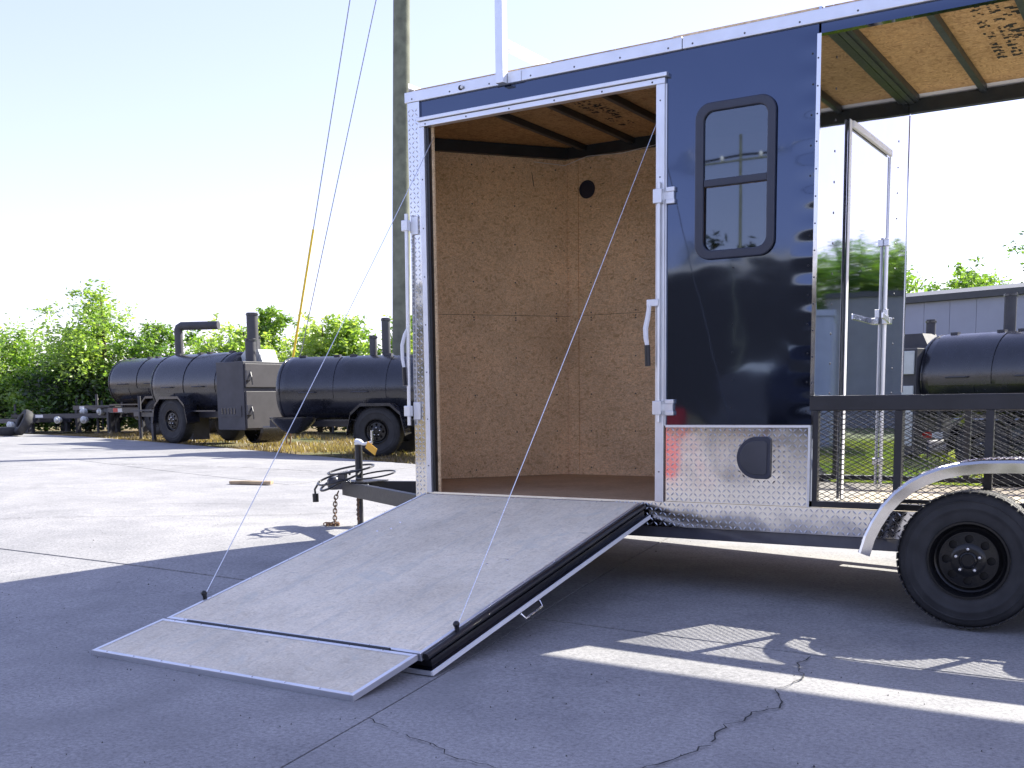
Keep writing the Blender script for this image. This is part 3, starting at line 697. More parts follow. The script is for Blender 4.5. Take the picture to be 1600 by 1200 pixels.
w3 = wheel(-.912, W+.190, .392, T, side=1); w4 = copy_part(w3, T, (.86, 0, .0))
for x in (-.912, -.052): MB().tube([(x, .02, .366), (x, W-.02, .388)], .035, 10).build('axle', M['steel_black'], T)

# tongue
for ye in (.22, W-.22):
    MB().beam((-5.98, YA + (.02 if ye > YA else -.02), .468), (-4.42, ye, .448), .055, .115).build('tongue_beam', M['steel_black'], T, bevel=.004)
MB().box(-5.93, -5.66, YA-.16, YA+.16, .5275, .5355).build('tongue_plate', M['steel_black'], T)
mb = MB().box(-6.10, -5.93, YA-.04, YA+.04, .455, .535).lathe([(-.05, .048), (.0, .058), (.03, .056), (.055, .035), (.06, .001)], (-6.12, YA, .50), (0, 0, 1), 18)
mb.box(-6.06, -5.98, YA-.016, YA+.016, .536, .585); cpl = mb.build('coupler', M['frame_grey'], T, bevel=.004)
MB().beam((-6.04, YA-.02, .592), (-5.93, YA-.02, .612), .03, .012).build('latch', M['chrome'], cpl)
MB().box(-5.74, -5.66, YA-.108, YA-.098, .415, .515).build('data_label', M['whiteref'], T)
jx = -5.84
jk = MB().tube([(jx, YA, .40), (jx, YA, .83)], .031, 16).build('jack', M['steel_black'], T, smooth=True)
MB().tube([(jx, YA, .16), (jx, YA, .41)], .026, 14).build('inner_tube', M['frame_grey'], jk, smooth=True)
MB().lathe([(0, .07), (.012, .07), (.02, .03), (.03, .027)], (jx, YA, .143), (0, 0, 1), 18).build('foot', M['frame_grey'], jk)
MB().lathe([(0, .033), (.012, .034), (.022, .026), (.026, .001)], (jx, YA, .83), (0, 0, 1), 16).build('cap', M['whiteref'], jk, smooth=True)
MB().tube([(jx, YA-.02, .856), (jx+.04, YA-.03, .855), (jx+.10, YA-.05, .838), (jx+.16, YA-.06, .848), (jx+.20, YA-.065, .855)], [.026, .024, .012, .012, .011], 8).build('crank', M['whiteref'], jk, smooth=True)
MB().tube([(jx+.20, YA-.065, .85), (jx+.20, YA-.066, .95)], .009, 8).build('crank_grip', M['chrome'], jk, smooth=True)
MB().beam((jx+.15, YA-.075, .835), (jx+.26, YA-.09, .775), .003, .06).build('paper_tag', M['tagyel'], T)
# safety chains and cables
def chain(pts, r=.0085, ll=.045, name='safety_chain'):
    P = [Vector(p) for p in pts]; mb = MB(); k = 0
    seg = [];
    for a, b in zip(P[:-1], P[1:]):
        n = max(1, round((b-a).length/(ll*.68)))
        for i in range(n): seg.append((a + (b-a)*(i+.5)/n, (b-a).normalized()))
    for c, d in seg:
        s = d.orthogonal().normalized(); s2 = d.cross(s); sd = s if k % 2 else s2; k += 1; loop = []
        for q in range(11):
            t = 2*math.pi*q/10; loop.append(c + d*math.cos(t)*ll/2 + sd*math.sin(t)*ll*.34)
        mb.tube(loop, r*.62, 5, caps=False)
    return mb.build(name, M['rust'], T, smooth=True)
gj = gzf(-6.0, 1.0)
chain([(-6.02, YA-.06, .44), (-6.03, YA-.09, .38), (-6.035, YA-.10, gj+.02), (-6.10, YA-.12, gj+.012), (-6.04, YA-.19, gj+.012), (-5.97, YA-.13, gj+.012), (-6.03, YA-.08, gj+.02), (-6.10, YA-.16, gj+.014)])
chain([(-5.80, YA-.07, .41), (-5.79, YA-.09, .27), (-5.775, YA-.10, .20)], .006, .03)
def loop(c, rx, ry, tilt, r, nm, a0=0, a1=360):
    pts = []
    for k in range(29):
        t = R_(a0 + (a1-a0)*k/28); pts.append((c[0] + rx*math.cos(t), c[1] + ry*math.sin(t), c[2] + tilt*math.sin(t + .6)))
    return MB().tube(pts, r, 7, caps=False).build(nm, M['seal'], T, smooth=True)
loop((-5.86, YA-.08, .63), .20, .17, .035, .0085, 'wiring_loop'); loop((-5.96, YA-.12, .56), .20, .13, .055, .0085, 'wiring_loop'); loop((-5.68, YA+.02, .585), .18, .12, .03, .007, 'wiring_loop')
loop((-6.06, YA-.05, .52), .13, .11, .07, .010, 'wiring_loop', 30, 330)
MB().tube([(-6.15, YA-.14, .53), (-6.19, YA-.16, .46), (-6.185, YA-.16, .42)], .009, 7).tube([(-6.185, YA-.16, .425), (-6.183, YA-.16, .355)], .026, 10).build('trailer_plug', M['seal'], T, smooth=True)

# ramp door
RA = Vector((0, -.022, .560)); RB = Vector((0, -2.222, .098)); rd = (RB-RA).normalized(); rn = Vector((0, -rd.z, rd.y)); rn = rn if rn.z > 0 else -rn; RL = (RB-RA).length
def rp(x, s, h): q = RA + rd*s + rn*h; return (x, q.y, q.z)
def rbox(x0, x1, s0, s1, h0, h1):
    vs = [rp(x, s, h) for x in (x0, x1) for s in (s0, s1) for h in (h0, h1)]
    return MB().add(vs, [(0, 1, 3, 2), (4, 6, 7, 5), (0, 4, 5, 1), (2, 3, 7, 6), (0, 2, 6, 4), (1, 5, 7, 3)])
rx0, rx1 = -4.372, -2.760
ramp_d = rbox(rx0+.020, rx1-.020, .004, RL-.022, -.030, 0).build('ramp_door', M['osb_r'], T)
rbox(rx0, rx0+.019, .002, RL, -.034, .004).build('edge_trim', M['alu'], ramp_d, bevel=.002)
rbox(rx1-.019, rx1-.002, .002, RL, -.034, .004).build('edge_trim', M['alu'], ramp_d, bevel=.002)
rbox(rx0+.0195, rx1-.0195, RL-.021, RL, -.034, .004).build('end_trim', M['alu'], ramp_d, bevel=.002)
rbox(rx0+.02, rx1-.02, -.02, .003, -.030, -.006).build('hinge_strip', M['alu'], ramp_d)
MB().tube([rp(rx1+.016, .01, -.016), rp(rx1+.016, RL-.01, -.016)], .0165, 12).build('bulb_seal', M['seal'], ramp_d, smooth=True)
MB().tube([rp(rx0-.016, .05, -.022), rp(rx0-.016, RL-.03, -.022)], .012, 10).build('bulb_seal', M['seal'], ramp_d, smooth=True)
rbox(rx0-.005, rx1+.026, .03, RL-.03, -.068, -.036).build('door_core', M['seal'], ramp_d)
rbox(rx0-.03, rx1+.055, .02, RL+.012, -.082, -.0685).build('outer_skin', M['black'], ramp_d)
rbox(rx1+.054, rx1+.062, .02, RL+.016, -.086, -.066).build('edge_strip', M['white'], ramp_d)
rbox(rx0-.03, rx1+.0535, RL+.0125, RL+.020, -.086, -.066).build('edge_strip', M['alu'], ramp_d)
MB().tube([rp(rx1+.066, 1.36, -.088), rp(rx1+.085, 1.37, -.115), rp(rx1+.085, 1.53, -.115), rp(rx1+.066, 1.54, -.088)], .006, 7).build('grab_handle', M['chrome'], ramp_d, smooth=True)
# screws and shallow scuffs
mb = MB()
for s in np.arange(.15, RL-.1, .30):
    for x in (rx0+.010, rx1-.011): rivets(mb, [rp(x, s, .0045)], rn, .0045)
for x in np.arange(rx0+.12, rx1-.05, .30): rivets(mb, [rp(x, .016, .001)], rn, .0045); rivets(mb, [rp(x, RL-.010, .0045)], rn, .0045)
for (x, s) in ((-3.04, 1.08), (-3.12, 1.16), (-4.12, .60), (-4.16, .78), (-4.10, .72)): rivets(mb, [rp(x, s, .001)], rn, .009)
mb.build('screws', M['chrome'], ramp_d, kind='stuff')
# flap
FA = Vector((0, -2.245, .099)); FB = Vector((0, -2.672, .022)); fdv = (FB-FA).normalized(); fn = Vector((0, -fdv.z, fdv.y)); fn = fn if fn.z > 0 else -fn; FL = (FB-FA).length
def fp(x, s, h): q = FA + fdv*s + fn*h; return (x, q.y, q.z)
def fbox(x0, x1, s0, s1, h0, h1):
    vs = [fp(x, s, h) for x in (x0, x1) for s in (s0, s1) for h in (h0, h1)]
    return MB().add(vs, [(0, 1, 3, 2), (4, 6, 7, 5), (0, 4, 5, 1), (2, 3, 7, 6), (0, 2, 6, 4), (1, 5, 7, 3)])
flap = fbox(rx0+.021, rx1-.021, .021, FL-.021, -.016, 0).build('ramp_flap', M['osb_r'], T)
for a in ((rx0, rx0+.020, 0, FL), (rx1-.020, rx1, 0, FL), (rx0+.0205, rx1-.0205, 0, .020), (rx0+.0205, rx1-.0205, FL-.020, FL)):
    fbox(a[0], a[1], a[2], a[3], -.024, .004).build('flap_trim', M['alu'], flap, bevel=.002)
MB().tube([(rx0+.17, -2.234, .103), (rx1-.16, -2.234, .103)], .0085, 8).build('hinge', M['seal'], flap)
mb = MB()
for x in np.arange(rx0+.10, rx1-.02, .19): rivets(mb, [fp(x, FL-.010, .0045), fp(x, .010, .0045)], fn, .0045)
mb.build('screws', M['chrome'], flap, kind='stuff')
# cables
for (s, x, top) in ((1.98, rx0-.004, (-4.262, .02, 2.872)), (1.985, rx1+.012, (-2.680, .012, 2.752))):
    a = Vector(rp(x, s, .02)); br = MB().tube([rp(x, s, .0), rp(x, s, .03)], .011, 8).ball(rp(x, s, .034), .016).build('cable_anchor', M['seal'], ramp_d, smooth=True)
    b = Vector(top); P = [a + (b-a)*t - Vector((0, 0, .02*4*t*(1-t))) for t in np.linspace(0, 1, 12)]
    MB().tube(P, .0023, 6).build('ramp_cable', M['chrome'], T)
# cam-lock bars on both jambs
def keeper(x, z, s, bar):
    MB().box(min(x, x+s*.055), max(x, x+s*.055), -.036, -.0205, z-.052, z+.052).build('keeper_plate', M['alu'], bar, bevel=.003)
    MB().box(min(x-s*.045, x-s*.002), max(x-s*.045, x-s*.002), -.062, -.024, z-.030, z+.030).build('keeper_cam', M['alu'], bar, bevel=.004)
bar = MB().tube([(-4.463, -.047, 1.02), (-4.448, -.047, 2.40)], .0125, 10).build('lock_bar', M['alu'], T, smooth=True)
for z in (1.115, 2.325):
    x = -4.463 + (z-1.02)*.0109
    MB().box(x-.030, x+.020, -.066, -.030, z-.035, z+.035).build('keeper_cam', M['alu'], bar, bevel=.004)
    MB().box(x+.0205, x+.075, -.026, -.0125, z-.058, z+.058).build('keeper_plate', M['alu'], bar, bevel=.003)
MB().tube([(-4.456, -.052, 1.66), (-4.475, -.06, 1.62), (-4.492, -.068, 1.55), (-4.490, -.07, 1.46), (-4.478, -.07, 1.40)], [.009, .012, .013, .012, .010], 8).build('handle', M['white'], bar, smooth=True)
MB().tube([(-4.480, -.07, 1.405), (-4.474, -.07, 1.285)], .014, 8).build('handle_grip', M['seal'], bar, smooth=True)
bar = MB().tube([(-2.650, -.034, 1.04), (-2.650, -.034, 2.40)], .0115, 10).build('lock_bar', M['alu'], T, smooth=True)
for z in (1.124, 2.322):
    MB().box(-2.680, -2.626, -.052, -.0205, z-.040, z+.040).build('keeper_cam', M['alu'], bar, bevel=.003)
    for dz in (-.045, .022): MB().box(-2.613, -2.560, -.022, .0015, z+dz, z+dz+.026).build('keeper_plate', M['alu'], bar, bevel=.003)
    MB().box(-2.6255, -2.566, -.016, .0010, z-.0185, z+.0215).build('keeper_bridge', M['alu'], bar)
MB().box(-2.712, -2.640, -.064, -.047, 1.705, 1.745).build('handle_bracket', M['alu'], bar, bevel=.003)
MB().tube([(-2.695, -.060, 1.715), (-2.702, -.064, 1.65), (-2.714, -.070, 1.58), (-2.710, -.072, 1.52), (-2.702, -.072, 1.48)], [.013, .015, .016, .015, .012], 8).build('handle', M['white'], bar, smooth=True)
MB().tube([(-2.703, -.072, 1.485), (-2.698, -.072, 1.365)], .0165, 10).build('handle_grip', M['seal'], bar, smooth=True)

# ------------------------------------------------------------------ plank on the concrete
pl_ = thing('wood_plank', 'short weathered wooden plank lying on the sunlit concrete', 'plank', (-9.36, 3.26, gzf(-9.36, 3.26)), R_(22))
def plank_mesh():
    mb = MB(); n = 6; r = random.Random(2); sec = [(-.045, 0), (.045, 0), (.045, .038), (-.045, .038)]; vs = []
    for k in range(n+1):
        x = -.26 + .52*k/n
        for (y, z) in sec: vs.append((x + (r.uniform(-.006, .006) if k in (0, n) else 0), y + r.uniform(-.002, .002), z + .006 + .002*math.sin(k)))
    fs = [(3, 2, 1, 0), (n*4, n*4+1, n*4+2, n*4+3)]
    for k in range(n):
        for q in range(4): fs.append((k*4+q, k*4+(q+1) % 4, (k+1)*4+(q+1) % 4, (k+1)*4+q))
    return mb.add(vs, fs)
plank_mesh().build('plank', M['plank'], pl_, local=True, bevel=.002)
mb = MB(); mb.lathe([(0, .004), (.002, .003), (.0025, .0002)], (-.2, .01, .044), (0, 0, 1), 6); mb.lathe([(0, .004), (.002, .003), (.0025, .0002)], (.19, -.015, .044), (0, 0, 1), 6)
mb.build('nail_head', M['frame_grey'], pl_, local=True)

# ------------------------------------------------------------------ barbecue smokers on trailers
def barrel(mb, x0, x1, r, cz, dome=.16, n=36):
    pr = []
    for k in range(9): t = math.pi/2*k/8; pr.append((x0 - dome*math.cos(t), max(.001, r*math.sin(t))))
    for k in range(1, 6): pr.append((x0 + (x1-x0)*k/6, r))
    for k in range(9): t = math.pi/2*(1 - k/8); pr.append((x1 + dome*math.cos(t), max(.001, r*math.sin(t))))
    mb.lathe(pr, (0, 0, cz), (1, 0, 0), n); return mb
def smoker(loc, rotz, label, L=2.0, r=.5, cz=1.28, fire=True, stacks=(), wheels=(-.35,), door_mat='smoker_door', tray=False, fire_len=.72, fire_w=1.0, elbow=False, tr=.40, tongue=True, hopper=False, fside=1):
    S = thing('smoker_trailer', label, 'smoker trailer', loc, rotz, 'black barbecue smokers on trailers')
    x0, x1 = -L/2, L/2
    bd = barrel(MB(), x0, x1, r, cz).build('barrel', M['smoker'], S, smooth=True, local=True)
    for x in np.linspace(x0+.02, x1-.02, max(3, int(L/.7)+1)):
        MB().lathe([(-.011, r+.001), (-.009, r+.008), (.009, r+.008), (.011, r+.001)], (x, 0, cz), (1, 0, 0), 36).build('weld_band', M['smoker'], bd, local=True)
    # cooking doors on the near side: curved plates with hinges and handle
    nd_ = max(2, int(L/.85)); dl = (L-.2)/nd_
    for k in range(nd_):
        a = x0+.1+k*dl+.03; b = a+dl-.06; mb = MB(); vs = []; fs = []; na = 10
        for x in (a, b):
            for q in range(na+1):
                t = R_(62 + 118*q/na); vs.append((x, -abs(1)*math.sin(t)*(r+.010)*1.0 if False else math.cos(t+R_(0))*0 - math.sin(R_(-10+100*q/na))*0 - math.cos(R_(-12+92*q/na))*(r+.010), cz + math.sin(R_(-12+92*q/na))*(r+.010)))
        for q in range(na): fs.append((q, q+1, na+2+q, na+1+q))
        mb.add(vs, fs); dd = mb.build('cook_door', M['smoker'], S, local=True, smooth=True)
        for hx in (a+.12, b-.12):
            MB().box(hx-.055, hx+.055, -.13, -.03, cz+r*.97, cz+r+.028).build('hinge', M['smoker_grey'], dd, local=True)
        MB().tube([(a+dl*.3, -r-.012, cz-.02), (a+dl*.3, -r-.06, cz-.02), (a+dl*.6, -r-.06, cz-.02), (a+dl*.6, -r-.012, cz-.02)], .012, 6).build('handle', M['smoker_grey'], dd, local=True)
    MB().box(x0+.1, x1-.05, -r-.07, -r+.10, cz-.50, cz-.475).build('side_shelf', M['smoker'], S, local=True)
    # frame
    xe = x1 + (fire_len if fire else 0)*(1 if fside > 0 else 0); xs_ = x0 - (fire_len if fire and fside < 0 else 0)
    for y in (-.42, .42): MB().box(xs_-.25, xe-.05, y-.03, y+.03, .50, .62).build('frame_rail', M['frame_grey'], S, local=True)
    rl = MB().box(x0-.05, x0+.13, -.4545, -.4505, .515, .605).build('red_tape', M['redref'], S, local=True)
    MB().box(x0+.132, x0+.30, -.4545, -.4505, .515, .605).build('white_tape', M['whiteref'], S, local=True)
    for x in (x0+.2, x1-.2):
        for y in (-.36, .36): MB().box(x-.03, x+.03, y-.03, y+.03, .62, cz-r*.62).build('saddle', M['smoker_grey'], S, local=True)
    if tongue:
        tx = x0-.25
        for y in (-.4, .4): MB().beam((tx, y, .56), (tx-1.1, 0, .56), .06, .09).build('tongue_beam', M['frame_grey'], S, local=True)
        MB().box(tx-1.25, tx-1.05, -.05, .05, .52, .60).build('coupler', M['frame_grey'], S, local=True)
        jk = MB().tube([(tx-.95, -.10, .02), (tx-.95, -.10, .95)],   .032, 10).build('jack', M['smoker_grey'], S, local=True, smooth=True)
        MB().box(tx-1.02, tx-.88, -.17, -.03, 0, .02).build('foot', M['frame_grey'], jk, local=True)
        MB().box(tx-.05, tx+.02, -.47, -.40, 0.0, .52).build('stabiliser_leg', M['smoker_grey'], S, local=True)
        MB().box(x0+.55, x0+.72, -.2, .2, 0.05, .50).build('leg_box', M['smoker_grey'], S, local=True)
        MB().box(tx-.9, tx-.1, -.34, .34, .63, .66).build('wood_rack', M['smoker_grey'], S, local=True)
    for wx in wheels:
        for sd in (-1, 1):
            wh = wheel(wx, sd*.80, tr, S, r=tr, w=.24, side=sd, rimr=.215, loc=True)
            pth = [(wx-tr-.10, tr-.02), (wx-tr-.02, tr+.32), (wx-tr+.16, tr+.47), (wx+tr-.16, tr+.47), (wx+tr+.02, tr+.32), (wx+tr+.10, tr-.02)]
            mb = MB(); vs = []; fs = []
            for (x, z) in pth:
                for (y, h) in ((.53, 0), (.84, 0), (.84, -.05), (.53, -.012)): vs.append((x, sd*y, z+h))
            for k in range(len(pth)-1):
                for q in range(4): fs.append((k*4+q, k*4+(q+1) % 4, (k+1)*4+(q+1) % 4, (k+1)*4+q))
            fs += [(0, 1, 2, 3), (20, 21, 22, 23)]
            mb.add(vs, fs).build('fender', M['smoker'], S, local=True)
    if fire:
        f0, f1 = (x1+.02, x1+.02+fire_len) if fside > 0 else (x0-.02-fire_len, x0-.02)
        fb = MB().box(f0, f1, -fire_w*.62, fire_w*.38, .27, cz+.42).build('firebox', M['smoker_grey'], S, local=True, bevel=.01)
        fx = f1 if fside > 0 else f0; s = fside
        for (z0, z1) in ((.30, cz-.13), (cz-.06, cz+.38)):
            if fside < 0:
                MB().box(f0+.34, f1-.03, -fire_w*.62-.034, -fire_w*.62-.002, z0+.1, z1).build('fire_door', M[door_mat], S, local=True, bevel=.008); continue
            d = MB().box(min(fx+s*.002, fx+s*.035), max(fx+s*.002, fx+s*.035), -fire_w*.60, fire_w*.36, z0, z1).build('fire_door', M[door_mat], S, local=True, bevel=.008)
            zc = (z0+z1)/2
            MB().box(min(fx+s*.036, fx+s*.075), max(fx+s*.036, fx+s*.075), -fire_w*.60, -fire_w*.50, zc-.09, zc+.09).tube([(fx+s*.07, -fire_w*.52, zc+.06), (fx+s*.11, -fire_w*.53, zc-.03), (fx+s*.09, -fire_w*.50, zc-.17)], .014, 6).build('latch', M['frame_grey'], d, local=True)
        if fside > 0: MB().box(f0+.08, f1-.08, -fire_w*.62-.012, -fire_w*.62-.001, .52, .72).build('draft_panel', M['smoker_grey'], fb, local=True)
        mb = MB()
        for k in range(5): mb.box(f0+.14+k*.09, f0+.17+k*.09, -fire_w*.62-.022, -fire_w*.62-.0125, .57, .68)
        if fside > 0: mb.build('draft_slot', M['smoker'], fb, local=True)
        hd = MB(); hd.prism([(f0-.10, cz+.421), (f1-.10, cz+.421), (f1-.22, cz+.66), (f0+.18, cz+.66)], lambda p: (p[0], -.15, p[1]), lambda p: (p[0], .25, p[1])); hd.build('hood', M['pale_steel'] if fside > 0 else M['smoker_grey'], fb, local=True)
        if fire_w > .9: MB().lathe([(-.3, .24), (-.27, .28), (.27, .28), (.3, .24)], ((f0+f1)/2+.15, -.05, .29), (0, 1, 0), 20).build('ash_drum', M['smoker'], S, local=True, smooth=True)
    for (sx, sy, sr, zt) in stacks:
        zb = cz + math.sqrt(max(.01, r*r - sy*sy)) - .05 if x0 <= sx <= x1 else cz+.35
        st = MB().tube([(sx, sy, zb), (sx, sy, zt)], sr, 14).build('stack', M['smoker_grey'], S, local=True, smooth=True)
        MB().lathe([(-.03, sr+.004), (-.028, sr+.012), (.002, sr+.012), (.004, sr+.004)], (sx, sy, zt-.02), (0, 0, 1), 14).build('stack_collar', M['smoker'], st, local=True)
    if elbow:
        ex = x0+.12
        st = MB().tube([(ex, 0, cz+r-.06), (ex, 0, cz+r+.54)], .085, 14).build('stack', M['smoker_grey'], S, local=True, smooth=True)
        MB().tube([(ex, 0, cz+r+.50), (ex+.015, .01, cz+r+.56), (ex+.07, .03, cz+r+.59), (ex+.78, .40, cz+r+.59)], .085, 14).build('stack_elbow', M['smoker_grey'], st, local=True, smooth=True)
    if tray:
        mb = MB(); mb.lathe([(-.26, .10), (-.20, .22), (-.06, .36), (0, .40), (.012, .40), (.0, .38), (-.05, .33), (-.2, .18), (-.2, .001)], (x0+.42, -r-.28, cz-.44), (0, 0, 1), 24); mb.build('fire_bowl', M['smoker'], S, local=True, smooth=True)
    if hopper:
        mb = MB(); mb.add([(x0-.1, -.46, cz-.3), (x0+.7, -.46, cz-.3), (x0+.7, .46, cz-.3), (x0-.1, .46, cz-.3), (x0+.2, -.08, cz-.8), (x0+.4, -.08, cz-.8), (x0+.4, .08, cz-.8), (x0+.2, .08, cz-.8)], [(0, 1, 5, 4), (1, 2, 6, 5), (2, 3, 7, 6), (3, 0, 4, 7), (4, 5, 6, 7)]); mb.build('drain_hopper', M['smoker_door'], S, local=True)
    # tail light
    MB().lathe([(0, .05), (.012, .045), (.016, .001)], (xe+.0 if fside > 0 and not fire else x1-.05, -.50, .50), (0, -1, 0), 12).build('tail_light', M['redref'], S, local=True)
    return S

# A: left smoker with tall firebox, B: farther one beside it, R: long one behind the tongue, S: behind the porch
smoker((-16.72, 9.436, gzf(-16.8, 9.2)), math.atan2(-.08, .995), 'black smoker trailer with two-door firebox and sideways elbow stack, left of the guy wires', L=2.15, r=.64, cz=1.12, stacks=((1.22, .1, .11, 2.50), (1.00, .35, .09, 2.08), (1.62, -.3, .10, 1.98)), tr=.45, wheels=(-.24,), elbow=True, fire_len=.78, fire_w=1.15)
smoker((-20.55, 11.35, gzf(-21.1, 11.2)), math.atan2(-.05, .995), 'farthest smoker trailer at left with a hopper underneath, half hidden by another smoker', L=2.2, r=.58, cz=1.18, fire=False, stacks=(), wheels=(.85,), hopper=True)
smoker((-11.55, 8.95, gzf(-11.2, 8.6)), math.atan2(.297, .954), 'long black smoker trailer with a fire bowl, standing behind the trailer tongue', L=4.0, r=.60, cz=1.10, stacks=((-.52, .12, .065, 2.05), (-.28, .12, .075, 2.34)), wheels=(-.14,), tray=True, fire_w=.9, tr=.42, tongue=False)
smoker((-1.75, 11.1, gzf(-1.75, 11.1)), math.atan2(-.30, .95), 'smoker trailer seen over the porch rail, firebox doors coloured pale as if skylit', L=3.2, r=.62, cz=1.42, stacks=((-.75, .35, .085, 2.62), (-1.9, .2, .07, 2.3)), wheels=(-.55,), door_mat='pale_steel', fire_len=.72, fire_w=1.1, fside=-1, tongue=False)  # lighter door colour stands in for skylight on the firebox face

smoker((-4.6, -11.6, gzf(-4.6, -11.6)), R_(184), 'unseen black smoker trailer added behind the viewer to darken the tread plate reflection', L=2.4, r=.56, cz=1.15, stacks=((.6, .1, .08, 2.3),), wheels=(-.2,), tr=.42, tongue=False)  # added out of view so the tread plate and skin reflect something dark

# ------------------------------------------------------------------ utility pole, guy wires
def utility_pole(x, y, h, label, r=.155, arm=False):
    z = gzf(x, y); U = thing('utility_pole', label, 'pole', (x, y, z))
    lx, ly = (.29, .18) if not arm else (0, 0); pts = [(0, 0, -.05), (lx*.3, ly*.3, h*.3), (lx*.6+.01, ly*.6, h*.6), (lx, ly, h)]
    MB().tube(pts, [r, r*.96, r*.88, r*.74], 20).build('pole', M['wood_pole'], U, local=True, smooth=True)
    MB().box(-.22, -.14, -.17, -.12, 2.10, 2.14).build('pole_spike', M['whiteref'], U, local=True)
    if arm:
        MB().box(-1.2, 1.2, -.04-r, -r+.02, h-.62, h-.58).build('cross_arm', M['wood_pole'], U, local=True)
        for xx in (-1.05, -.5, .5, 1.05): MB().lathe([(0, .03), (.04, .05), (.08, .05), (.13, .03), (.14, .001)], (xx, -r, h-.58), (0, 0, 1), 10).build('insulator', M['whiteref'], U, local=True)
    return U
PX, PY = -12.32, 9.93
utility_pole(PX, PY, 14.2, 'tall weathered wooden utility pole behind the trailer nose', .165)
AX, AY = -15.3, 10.05; az_ = gzf(AX, AY)
gw = thing('guy_wire', 'outer thin steel guy wire with a yellow plastic guard, anchored between the smokers', 'guy wire', (AX, AY, az_), group='guy wires of the utility pole')
a = Vector((AX, AY, az_+.75)); b = Vector((PX+.28, PY+.17, 13.4)); MB().tube([a, b], .010, 5).build('strand', M['wire'], gw)
d = (b-a).normalized(); MB().tube([a + d*.75, a + d*3.45], .023, 8).build('guard_sleeve', M['yellow'], gw, smooth=True)
MB().tube([(AX, AY, az_-.05), a], .016, 6).build('anchor_rod', M['rust'], gw)
MB().tube([a - d*.1, a + d*.35], .04, 8).build('clevis', M['whiteref'], gw, smooth=True)
gw = thing('guy_wire', 'inner bare steel guy wire closer to the pole, without any guard', 'guy wire', (AX+.14, AY+.02, az_), group='guy wires of the utility pole')
a = Vector((AX+.14, AY+.02, az_+.85)); b = Vector((PX+.2, PY+.12, 10.1)); MB().tube([a, b], .009, 5).build('strand', M['wire'], gw)
MB().tube([(AX+.08, AY+.02, az_-.05), a], .014, 6).build('anchor_rod', M['rust'], gw); d = (b-a).normalized(); MB().tube([a - d*.1, a + d*.3], .032, 8).build('clevis', M['whiteref'], gw, smooth=True)

# ------------------------------------------------------------------ tyres, stored chassis parts at the far left
def loose_tyre(x, y, z, tilt, rz, label):
    t = MB().lathe([(-.10, .21), (-.115, .27), (-.10, .335), (-.05, .36), (.05, .36), (.10, .335), (.115, .27), (.10, .21), (.07, .20), (.095, .26), (.07, .30), (-.07, .30), (-.095, .26), (-.07, .20)], (0, 0, 0), (0, 0, 1), 32, closed=True).build('loose_tyre', M['rubber'], smooth=True)
    t.scale = (.85, .85, .85); t.location = (x, y, z-.02); t.rotation_euler = (tilt, 0, rz); tag(t, label, 'tyre', 'loose tyres at the edge of the yard')
gt = gzf(-22.6, 8.9)
loose_tyre(-22.95, 9.0, gt+.13, 0, 0, 'worn tyre lying flat at the far left edge of the yard')
loose_tyre(-22.50, 9.12, gt+.33, R_(62), R_(-20), 'worn tyre leaning over a flat tyre at the far left')
def chassis(x, y, rz, L, Wd, label, z=.45, hub=True):
    g0 = gzf(x, y); c = thing('bare_chassis', label, 'trailer chassis', (x, y, g0), rz, 'stored trailer chassis by the trees')
    for yy in (-Wd/2, Wd/2): MB().box(-L/2, L/2, yy-.03, yy+.03, z-.06, z+.05).build('frame_rail', M['frame_grey'], c, local=True)
    for xx in np.linspace(-L/2+.1, L/2-.1, 4): MB().box(xx-.03, xx+.03, -Wd/2+.031, Wd/2-.031, z-.05, z+.04).build('cross_member', M['frame_grey'], c, local=True)
    for xx in (-L/2+.15, L/2-.15):
        for yy in (-Wd/2, Wd/2): MB().box(xx-.05, xx+.05, yy-.05, yy+.05, 0, z-.061).build('support_block', M['smoker_grey'], c, local=True)
    if hub:
        for xx in (-.3, .45):
            for s in (-1, 1):
                MB().lathe([(-.10, .08), (0, .09), (.01, .07), (.05, .04), (.06, .001)], (xx, s*(Wd/2+.14), z-.10), (0, s, 0), 14).build('hub', M['pale_steel'] if s < 0 else M['frame_grey'], c, local=True)
    MB().box(-L/2+.3, -L/2+.52, -Wd/2-.034, -Wd/2-.031, z-.04, z+.03).build('paper_label', M['whiteref'], c, local=True)
    MB().beam((-L/2, -Wd/2, z), (-L/2-.9, 0, z), .06, .08).beam((-L/2, Wd/2, z), (-L/2-.9, 0, z), .06, .08).build('tongue', M['frame_grey'], c, local=True)
    MB().tube([(-L/2-.8, 0, .05), (-L/2-.8, 0, z+.30)], .03, 8).build('jack', M['smoker_grey'], c, local=True)
chs = [(-23.6, 11.6, .3, 2.6, 1.2, 'lone bare steel chassis nearest the loose tyres', .42), (-21.8, 12.6, .2, 2.4, 1.2, 'bare steel chassis on blocks under the tallest tree at left', .50),
       (-20.2, 13.9, .25, 2.6, 1.3, 'bare steel chassis on blocks behind the farthest smoker', .46), (-18.2, 14.6, .15, 2.8, 1.3, 'bare steel chassis seen below the firebox of the left smoker', .40),
       (-15.6, 14.4, .2, 2.4, 1.2, 'bare steel chassis glimpsed under the fire bowl of the long smoker', .42)]
chs += [(-25.4, 11.0, .1, 2.2, 1.2, 'bare steel chassis low at the left border behind the tyres', .30), (-22.9, 11.9, -.1, 1.8, 1.1, 'short bare chassis left of the farthest smoker', .62)]
for c_ in chs: chassis(*c_)

